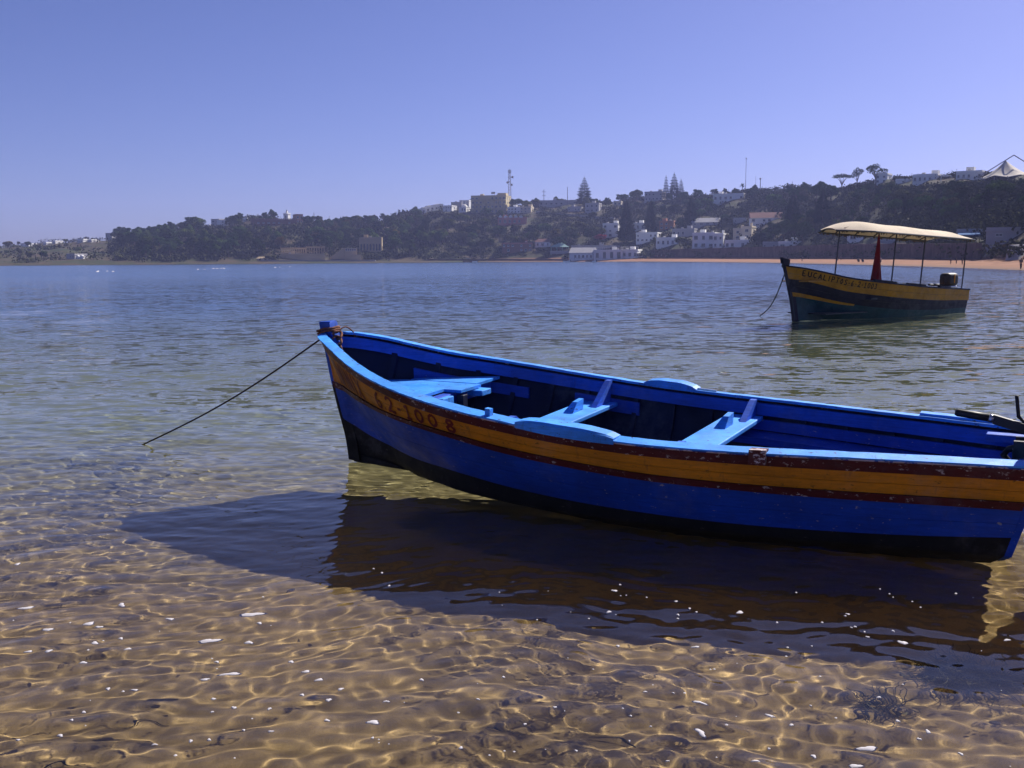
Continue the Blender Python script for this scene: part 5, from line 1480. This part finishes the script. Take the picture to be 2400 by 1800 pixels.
# rocks at the foot of the slope by the slipway
for k in range(46):
    p = tr.uniform(2258, 2376); y = tr.uniform(588, 606) - (p - 2258) * .05
    g = place(p, y); sz = tr.uniform(.35, .95)
    V = []; bm = bmesh.new(); bmesh.ops.create_icosphere(bm, subdivisions=1, radius=1)
    for v in bm.verts: v.co = Vector((v.co.x * sz * tr.uniform(.7, 1.3), v.co.y * sz, v.co.z * sz * tr.uniform(.5, .9))) * tr.uniform(.8, 1.15)
    me = bpy.data.meshes.new('rock'); bm.to_mesh(me); bm.free(); me.materials.append(M_ROCK)
    o = link_mesh('rock', me, None, g); tag(o, 'pale boulder in the rubble bank beside the slipway', 'rock', 'rubble bank boulders')

# ------------------------------------------------------------------ people on the beach
def clothmat(c): return surf('cloth', c, .1, 5, .9, 0)
M_SKIN = surf('skin', (.22, .12, .08), .1, 5, .6, 0)
def skinned(name, pts, edges, rad, mat, parent):
    me = bpy.data.meshes.new(name); me.from_pydata(pts, edges, []); me.materials.append(mat)
    o = link_mesh(name, me, parent)
    sk = o.modifiers.new('skin', 'SKIN'); sv = me.skin_vertices[0].data if me.skin_vertices else None
    if sv is None:
        bm = bmesh.new(); bm.from_mesh(me); bm.verts.layers.skin.verify(); bm.to_mesh(me); bm.free(); sv = me.skin_vertices[0].data
    for i, r in enumerate(rad): sv[i].radius = (r, r * .85)
    sv[0].use_root = True
    ss = o.modifiers.new('sub', 'SUBSURF'); ss.levels = 1; ss.render_levels = 1
    return o
def person(px, ybase, hpx, label, top, bot, stride=.18, yaw=0, sit=False, group=None):
    g = place(px, ybase); s = g.y / FPX; H = hpx * s; k = H / 1.72 if not sit else 1.0
    e = empty('person', g, yaw); e.scale = (k, k, k); tag(e, label, 'person', group)
    if sit: J = dict(pel=(0, 0, .16), chest=(0, .12, .52), neck=(0, .13, .68), head=(0, .11, .82), crown=(0, .11, .93), sl=(-.18, .12, .62), sr=(.18, .12, .62), el=(-.24, -.05, .42), er=(.24, -.05, .42), hl=(-.12, -.28, .40), hr=(.12, -.28, .40), kl=(-.14, -.34, .48), kr=(.14, -.34, .48), fl=(-.13, -.42, .06), fr=(.13, -.42, .06), tl=(-.13, -.56, .04), tr=(.13, -.56, .04))
    else: J = dict(pel=(0, 0, .92), chest=(0, -.02, 1.28), neck=(0, -.01, 1.46), head=(0, -.03, 1.58), crown=(0, -.02, 1.70), sl=(-.19, 0, 1.40), sr=(.19, 0, 1.40), el=(-.25, .05, 1.12), er=(.25, .02, 1.12), hl=(-.24, -.08, .88), hr=(.25, -.12, .90), kl=(-.10, -stride * .6, .50), kr=(.10, stride * .3, .50), fl=(-.10, -stride, .08), fr=(.10, stride, .10), tl=(-.10, -stride - .14, .04), tr=(.10, stride - .12, .05))
    n = list(J); I = {a: i for i, a in enumerate(n)}
    ed = [('pel', 'chest'), ('chest', 'neck'), ('neck', 'head'), ('head', 'crown'), ('chest', 'sl'), ('chest', 'sr'), ('sl', 'el'), ('sr', 'er'), ('el', 'hl'), ('er', 'hr'), ('pel', 'kl'), ('pel', 'kr'), ('kl', 'fl'), ('kr', 'fr'), ('fl', 'tl'), ('fr', 'tr')]
    R = dict(pel=.14, chest=.15, neck=.055, head=.10, crown=.07, sl=.065, sr=.065, el=.045, er=.045, hl=.035, hr=.035, kl=.065, kr=.065, fl=.042, fr=.042, tl=.03, tr=.03)
    skinned('body', [J[a] for a in n], [(I[a], I[b_]) for a, b_ in ed], [R[a] for a in n], M_SKIN, e)
    tn = ['chest', 'pel', 'sl', 'sr', 'el', 'er']; ti_ = {a: i for i, a in enumerate(tn)}
    skinned('shirt', [J[a] for a in tn], [(0, 1), (0, 2), (0, 3), (2, 4), (3, 5)], [.175, .155, .085, .085, .06, .06], clothmat(top), e)
    bn = ['pel', 'kl', 'kr', 'fl', 'fr']
    skinned('trousers', [J[a] for a in bn], [(0, 1), (0, 2), (1, 3), (2, 4)], [.16, .085, .085, .06, .06], clothmat(bot), e)
DK = (.02, .02, .03)
person(1880, 613, 10, 'person in dark clothes standing alone on the beach left of the boat\'s canopy', DK, DK)
person(1964, 611, 10, 'person in dark clothes by the first canopy pole on the beach', DK, (.05, .05, .08), .1)
person(1971, 610, 9, 'person in grey beside the dark one near the first canopy pole', (.15, .15, .15), DK, .1)
person(2012, 615, 6, 'person sitting low on the beach, left of a pair before the red flag', (.06, .05, .05), DK, sit=True)
person(2022, 615.5, 6, 'person sitting low on the beach, nearer the red flag', DK, DK, sit=True)
person(2065, 616, 13, 'person in white shirt walking on the beach right of the red flag', (.6, .6, .62), DK)
person(2229, 620, 14, 'person walking, first of three strolling by the water\'s edge', (.05, .03, .03), (.12, .1, .1), .25)
person(2242, 619, 14, 'person walking, middle of three strolling by the water\'s edge', DK, DK, .2)
person(2256, 621, 15, 'person in dark clothes, last of three strolling by the water\'s edge', DK, (.03, .03, .05), .2)
person(2394, 632, 27, 'person in black at the right edge of the beach', DK, DK, .12)
for k in range(7):
    c = [(.5, .1, .12), (.5, .35, .35), (.05, .05, .08), (.5, .5, .5), (.35, .08, .1), (.1, .1, .25), (.55, .4, .3)][k]
    person(1536 + k * 4.6, 605.5 + (k % 3) * .7, 8 + (k % 2), 'bather, number %s in the row by the beach club stairs' % ('one', 'two', 'three', 'four', 'five', 'six', 'seven')[k], c, (.1, .08, .08), .08, group='bathers by the stairs')
# parasols at the beach club
for p, y, lab in ((1484, 603, 'white parasol in front of the beach club stair block'), (1497, 605, 'white parasol nearest the beach club steps'), (1447, 605, 'pale red parasol before the beach club hall')):
    g = place(p, y); e = empty('parasol', g); tag(e, lab, 'parasol', 'beach club parasols')
    MB().tube([(0, 0, -.5), (0, 0, 2.5)], .05, 5).build('pole', M_MAST, e)
    n = 10; V = [(0, 0, 2.7)] + [(1.7 * math.cos(6.283 * k / n), 1.7 * math.sin(6.283 * k / n), 2.1) for k in range(n)] + [(0, 0, 2.62)]
    mk('shade', V, [(0, 1 + k, 1 + (k + 1) % n) for k in range(n)] + [(n + 1, 1 + (k + 1) % n, 1 + k) for k in range(n)], M_PINK if 'red' in lab else M_WHITE, e)

# ------------------------------------------------------------------ small boats by the far shore
def small_boat(px, y, lpx, label, awn=True, mat=None, rz=0.0):
    g = onz(px, y, 0.0); s = g.y / FPX; L_ = lpx * s
    e = empty('small_boat', (g.x, g.y, 0), -math.atan2(g.x, g.y) + rz); tag(e, label, 'boat')
    V = []; F = []; n = 9
    for i in range(n + 1):
        f = i / n; x = (f - .5) * L_; w = L_ * .17 * (math.sin(math.pi * min(1, f * .82 + .18)) ** .6 if f < 1 else .35); z = .55 + .25 * abs(f - .45)
        for y_, z_ in ((-w, z), (-w * .8, .1), (0, -.2), (w * .8, .1), (w, z), (w * .85, z - .05), (0, .15), (-w * .85, z - .05)): V.append((x, y_, z_))
    for i in range(n):
        for k in range(8): F.append((i * 8 + k, (i + 1) * 8 + k, (i + 1) * 8 + (k + 1) % 8, i * 8 + (k + 1) % 8))
    F.append(tuple(range(8))); F.append(tuple(n * 8 + k for k in range(8))[::-1])
    mk('hull', V, F, mat or M_WHITE, e)
    bx('seat', M_GREYW, e, (0, 0, .5), (.3, L_ * .26, .06)); bx('motor', M_MOTOR, e, (L_ * .52, 0, .7), (.3, .3, .7))
    if awn:
        bx('awning', M_WHITE, e, (0, 0, 2.0), (L_ * .6, L_ * .30, .1))
        for sx in (-1, 1):
            for sy in (-1, 1): bx('awning_pole', M_POLE, e, (sx * L_ * .28, sy * L_ * .13, 1.2), (.07, .07, 1.6))
small_boat(556, 617.5, 20, 'small dark boat with a white awning off the wooded headland', True, M_GREYW)
small_boat(1060, 614.5, 22, 'small awning boat moored off the quay below the wood', True, M_GREYW)
small_boat(1097, 614.5, 24, 'second awning boat, right of the one below the wood', True, M_BROWN)
small_boat(1113, 615, 12, 'small white rowing boat right of the two awning boats', False)
small_boat(1328, 614.5, 17, 'white motor boat at the quay left of the beach club', False)
small_boat(1393, 615.5, 10, 'small white dinghy in front of the beach club', False)

# ------------------------------------------------------------------ foam, weed and stones in the shallows
M_FOAM = surf('sea_foam', (.42, .40, .42), .1, 60, .8, .3, .003)
M_WEED = surf('dark_weed', (.045, .034, .012), .4, 20, .7, 0)
M_SHELL = surf('pale_stone', (.45, .36, .22), .3, 20, .8, .2, .003)
def fleck(px, y, wpx, hpx, rot, seed):
    c0 = onz(px, y, 0.0); s = c0.y / FPX
    r2 = random.Random(seed); W = wpx * s / 2; D = hpx * s / 2 / max(.18, (CAMZ / c0.y)); n = 14; P = []
    a1, a2, a3 = r2.uniform(0, 6), r2.uniform(0, 6), r2.uniform(0, 6)
    for ring, hgt in ((1.0, -.003), (.72, .0015), (.0, .002)):
        for k in range(n if ring else 1):
            q = 6.283 * k / n; rr = ring * (1 + .22 * math.sin(2 * q + a1) + .2 * math.sin(3 * q + a2) + .1 * math.sin(5 * q + a3))
            x, yy = W * rr * math.cos(q), D * rr * math.sin(q)
            P.append((x * math.cos(rot) - yy * math.sin(rot), x * math.sin(rot) + yy * math.cos(rot), hgt))
    P = np.array(P); Z = water_many(c0.x + P[:, 0], c0.y + P[:, 1]); z = float(Z[-1])
    V = np.stack([P[:, 0], P[:, 1], Z - z + P[:, 2]], -1)
    F = [(k, (k + 1) % n, n + (k + 1) % n, n + k) for k in range(n)] + [(n + k, n + (k + 1) % n, 2 * n) for k in range(n)]
    o = mk('foam_fleck', V, F, M_FOAM, None, True, loc=(c0.x, c0.y, z))
    asp = wpx / hpx; look = 'long white foam streak' if asp > 3.6 else 'oval white foam fleck' if wpx > 15 else 'small white foam fleck' if wpx > 9 else 'tiny white foam dot'
    vert = 'in the blue boat\'s shadow' if y < 1400 and px > 800 or (px > 1400 and y < 1500) else 'just below the blue boat\'s shadow' if y < 1560 else 'in the middle of the shallows' if y < 1660 else 'near the bottom edge'
    hz_ = ('at far left', 'left of centre', 'under the bow half', 'right of centre', 'under the stern', 'at far right')[min(5, int(px // 400))]
    tag(o, '%s %s, %s' % (look, vert, hz_), 'foam', 'foam flecks on the shallows')
FL = [(41, 1324, 16, 6, .1), (62, 1423, 38, 8, .25), (285, 1417, 18, 12, .7), (398, 1450, 12, 14, 1.2), (590, 1441, 62, 12, .12), (608, 1461, 16, 6, 0), (208, 1461, 38, 9, .3), (232, 1468, 22, 6, .1), (112, 1475, 28, 9, 0), (490, 1500, 60, 12, .3), (222, 1506, 22, 9, 0), (583, 1504, 24, 9, .1),
      (283, 1496, 14, 7, 0), (300, 1520, 18, 8, .5), (67, 1527, 20, 6, .2), (114, 1525, 22, 7, .3), (195, 1550, 20, 8, .1), (508, 1548, 14, 6, .2), (540, 1577, 56, 10, .05), (682, 1548, 18, 7, .3), (717, 1571, 26, 7, .2), (748, 1592, 22, 9, .3), (798, 1613, 20, 6, .3), (480, 1590, 30, 6, .1), (253, 1614, 16, 7, 0), (315, 1616, 20, 6, 0), (500, 1638, 18, 5, 0), (708, 1628, 16, 7, 0), (770, 1640, 18, 9, .4),
      (196, 1669, 14, 7, 0), (548, 1657, 15, 9, .5), (631, 1662, 12, 8, 0), (497, 1669, 10, 5, 0), (168, 1689, 12, 7, 0), (766, 1689, 16, 9, .3), (141, 1723, 18, 8, .1), (42, 1733, 12, 6, 0), (447, 1738, 14, 8, 0), (490, 1735, 14, 7, 0), (362, 1744, 16, 6, 0), (571, 1711, 10, 6, 0), (634, 1716, 16, 6, .2), (875, 1694, 34, 16, .7), (873, 1732, 9, 7, 0), (988, 1590, 12, 8, 0), (905, 1643, 18, 6, 0), (912, 1375, 9, 4, 0), (875, 1334, 6, 3, 0), (895, 1343, 8, 4, 0),
      (1427, 1435, 14, 6, 0), (1440, 1386, 14, 7, .5), (1453, 1371, 6, 5, 0), (1584, 1411, 12, 4, 0), (1589, 1443, 9, 5, 0), (1616, 1429, 9, 4, 0), (1632, 1437, 7, 4, 0), (1734, 1438, 22, 9, 0), (1821, 1463, 7, 5, 0), (1987, 1443, 12, 5, 0), (1981, 1448, 7, 4, 0), (2004, 1471, 8, 5, 0), (1995, 1473, 7, 4, 0), (2026, 1482, 7, 4, 0), (2033, 1494, 11, 5, 0), (2093, 1481, 7, 5, 0), (2116, 1507, 22, 14, .3), (2360, 1500, 20, 6, 0), (1630, 1517, 24, 5, 0), (1448, 1512, 14, 5, 0),
      (1640, 1646, 16, 20, .9), (1642, 1716, 22, 26, .4), (1804, 1675, 12, 18, .8), (1855, 1697, 14, 8, .2), (2104, 1687, 11, 9, 0), (2175, 1712, 15, 12, 0), (2154, 1730, 13, 7, 0), (2033, 1750, 56, 14, .2), (2252, 1764, 14, 10, .3), (1907, 1770, 18, 10, .3), (1802, 1752, 8, 6, 0), (1771, 1784, 22, 8, 0), (2005, 1792, 40, 12, .3), (1512, 1621, 12, 5, 0), (1578, 1625, 8, 4, 0), (1478, 1679, 10, 4, 0), (1525, 1702, 8, 4, 0), (1475, 1737, 7, 5, 0), (1564, 1784, 12, 4, 0), (1900, 1653, 6, 5, 0), (2060, 1635, 14, 6, 0), (1300, 1660, 12, 6, 0), (1230, 1700, 10, 6, 0), (1120, 1640, 12, 5, 0), (1080, 1755, 14, 8, 0), (1350, 1760, 10, 6, 0), (1180, 1585, 12, 5, 0)]
for i, (px, y, w, h, ro) in enumerate(FL): fleck(px, y, w * .9, h * .85, ro, i)
r2 = random.Random(9); V = []; F = []
for k in range(70):          # pin-head bubbles
    px, y = r2.uniform(0, 2380), r2.uniform(1380, 1795); c0 = onz(px, y, 0); z = water_at(c0.x, c0.y) + .002; rr = r2.uniform(.002, .0055); i0 = len(V)
    V += [(c0.x + rr * math.cos(a) * 1.3, c0.y + rr * math.sin(a) * 1.3, z - .001) for a in (0, 1.26, 2.51, 3.77, 5.03)] + [(c0.x, c0.y, z + rr * .7)]
    F += [(i0 + a, i0 + (a + 1) % 5, i0 + 5) for a in range(5)]
bb = mk('bubbles', V, F, M_FOAM, None, True); tag(bb, 'tiny white bubbles scattered over the shallow water', 'bubbles', None, 'stuff')
# breakers on the sand bar far out
V = []; F = []
for px0, px1, y, nn in ((228, 238, 636.5, 2), (246, 268, 636, 3), (458, 488, 631.5, 4), (494, 526, 629.5, 6), (642, 658, 627, 3), (672, 680, 625.5, 1), (2185, 2290, 625, 8), (2330, 2400, 629.5, 5)):
    for k in range(nn):
        p = r2.uniform(px0, px1); g = onz(p, y + r2.uniform(-.7, .7), 0); L_ = r2.uniform(1, 3.2) * g.y / FPX; hh = (.05 + .07 * r2.random()) * (1 if px0 < 2000 else .5); i0 = len(V)
        for i in range(7):
            f = i / 6 - .5; e_ = math.sin(math.pi * i / 6) ** .6
            V += [(g.x + f * L_ * 2, g.y - .6 * e_, -.02), (g.x + f * L_ * 2, g.y, hh * e_ * r2.uniform(.7, 1.3) + .01), (g.x + f * L_ * 2, g.y + .6 * e_, -.02)]
        for i in range(6):
            for j in (0, 1): F.append((i0 + i * 3 + j, i0 + (i + 1) * 3 + j, i0 + (i + 1) * 3 + j + 1, i0 + i * 3 + j + 1))
br_ = mk('breakers', V, F, M_FOAM, None, True); tag(br_, 'white foam of small breakers on the distant sand bar and beach', 'surf', None, 'stuff')
# seaweed
def bed_at(px, y):
    """sea-bed point seen at a pixel through the refracting surface"""
    d = ray(px, y).normalized(); c0 = onz(px, y, 0); h = Vector((d.x, d.y, 0)); sr = h.length / 1.333; t = sr / math.sqrt(1 - sr * sr); h.normalize()
    p = c0 + h * .7 * t; z = float(bed_z(p.x, p.y)); p = c0 + h * (-z) * t
    return p.x, p.y, float(bed_z(p.x, p.y))
def weed(px, y, rad, n, ln, label, seed):
    gx, gy, z0 = bed_at(px, y); r3 = random.Random(seed)
    e = empty('seaweed', (gx, gy, z0)); tag(e, label, 'seaweed')
    for k in range(n):
        a, rr = r3.uniform(0, 6.28), rad * math.sqrt(r3.random()); p = Vector((rr * math.cos(a) * 1.5, rr * math.sin(a), .0)); d = Vector((r3.uniform(-1, 1), r3.uniform(-.6, .6), r3.uniform(.4, 1.2))).normalized(); pts = [p.copy()]
        for s_ in range(6):
            d = (d + Vector((r3.uniform(-.6, .6), r3.uniform(-.5, .5), r3.uniform(-.55, .15)))).normalized(); p = p + d * ln / 6 * r3.uniform(.6, 1.3); p.z = min(max(p.z, .004), -z0 - .25); pts.append(p.copy())
        MB().tube(pts, [.0018, .0022, .0024, .0022, .002, .0017, .001], 4).build('frond', M_WEED, e).cycles.is_caustics_receiver = True
weed(2262, 1590, .11, 320, .24, 'large tangle of dark seaweed at the right edge of the shallows', 1)
weed(2065, 1650, .06, 60, .17, 'small dark seaweed tuft left of the large tangle', 2)
weed(2150, 1600, .06, 12, .14, 'sparse seaweed strands between the two weed clumps', 3)
for i, (px, y, ln, an, lab) in enumerate(((350, 1695, .17, .1, 'thin dark twig on the sand at the lower left'), (540, 1585, .15, .3, 'bent dark stalk below a foam streak'), (700, 1668, .10, -.4, 'short dark stalk left of the photo\'s centre'), (865, 1545, .10, .8, 'dark straw lying in the bright ripples'), (1180, 1715, .14, -.6, 'curved dark stalk at the lower centre'), (1440, 1735, .20, -.5, 'long curved dark stalk right of the lower centre'), (150, 1790, .16, .4, 'dark stalk at the bottom left corner'), (1095, 1500, .07, .9, 'tiny dark straw at the shadow edge'))):
    gx, gy, z0 = bed_at(px, y); r3 = random.Random(i)
    pts = [Vector((ln * (f - .5) * math.cos(an), ln * (f - .5) * math.sin(an) + .02 * math.sin(f * 5 + i), .012)) for f in np.linspace(0, 1, 8)]
    o = MB().tube(pts, .0025, 5).build('stalk', M_WEED, None, loc=(gx, gy, z0)); tag(o, lab, 'stalk')
for i, (px, y, sz, lab) in enumerate(((1143, 1548, .022, 'pale yellow stone on the sand in the lower centre'), (680, 1385, .016, 'pale pebble near the shadow tip'), (2330, 1690, .02, 'yellowish pebble at the lower right'))):
    gx, gy, z0 = bed_at(px, y); bm = bmesh.new(); bmesh.ops.create_icosphere(bm, subdivisions=2, radius=1); r3 = random.Random(i)
    for v in bm.verts: v.co = Vector((v.co.x * sz * 1.3, v.co.y * sz, v.co.z * sz * .6)) * r3.uniform(.88, 1.1)
    me = bpy.data.meshes.new('pebble'); bm.to_mesh(me); bm.free(); me.materials.append(M_SHELL); o = link_mesh('pebble', me, None, (gx, gy, z0 + sz * .3)); tag(o, lab, 'stone')

# ------------------------------------------------------------------ sea haze
hz = bpy.data.materials.new('haze'); hz.use_nodes = True; nt = hz.node_tree; nt.nodes.clear()
out = N(nt, 'ShaderNodeOutputMaterial'); pv = N(nt, 'ShaderNodeVolumePrincipled')
pv.inputs['Color'].default_value = (.48, .54, 1.0, 1); pv.inputs['Density'].default_value = .00026; pv.inputs['Anisotropy'].default_value = 0.1
nt.links.new(pv.outputs[0], out.inputs['Volume'])
zmin = min(float(TV[..., 2].min()), float(GZ.min())) - 1.0
ztop = float(TV[..., 2].max()) + 45
hb_ = MB().box((0, 640, (zmin + ztop) / 2), (3400, 1700, ztop - zmin)).build('haze', hz); tag(hb_, 'thin bluish sea haze over the bay', 'haze', None, 'stuff')

# things that still share a description are told apart by their order in the picture
from collections import defaultdict
same = defaultdict(list)
for o in COL.objects:
    if o.parent is None and o.get('category') in ('tree', 'foam'): same[o['label']].append(o)
ORD = ('leftmost', 'second leftmost', 'third leftmost', 'fourth leftmost', 'fifth leftmost', 'sixth leftmost', 'seventh leftmost', 'eighth leftmost')
for lab, objs in same.items():
    if len(objs) < 2 or len(objs) > len(ORD): continue
    objs.sort(key=lambda o: o.location.x / o.location.y)
    for k, o in enumerate(objs): o['label'] = '%s, %s' % (lab, 'rightmost' if k == len(objs) - 1 else ORD[k])
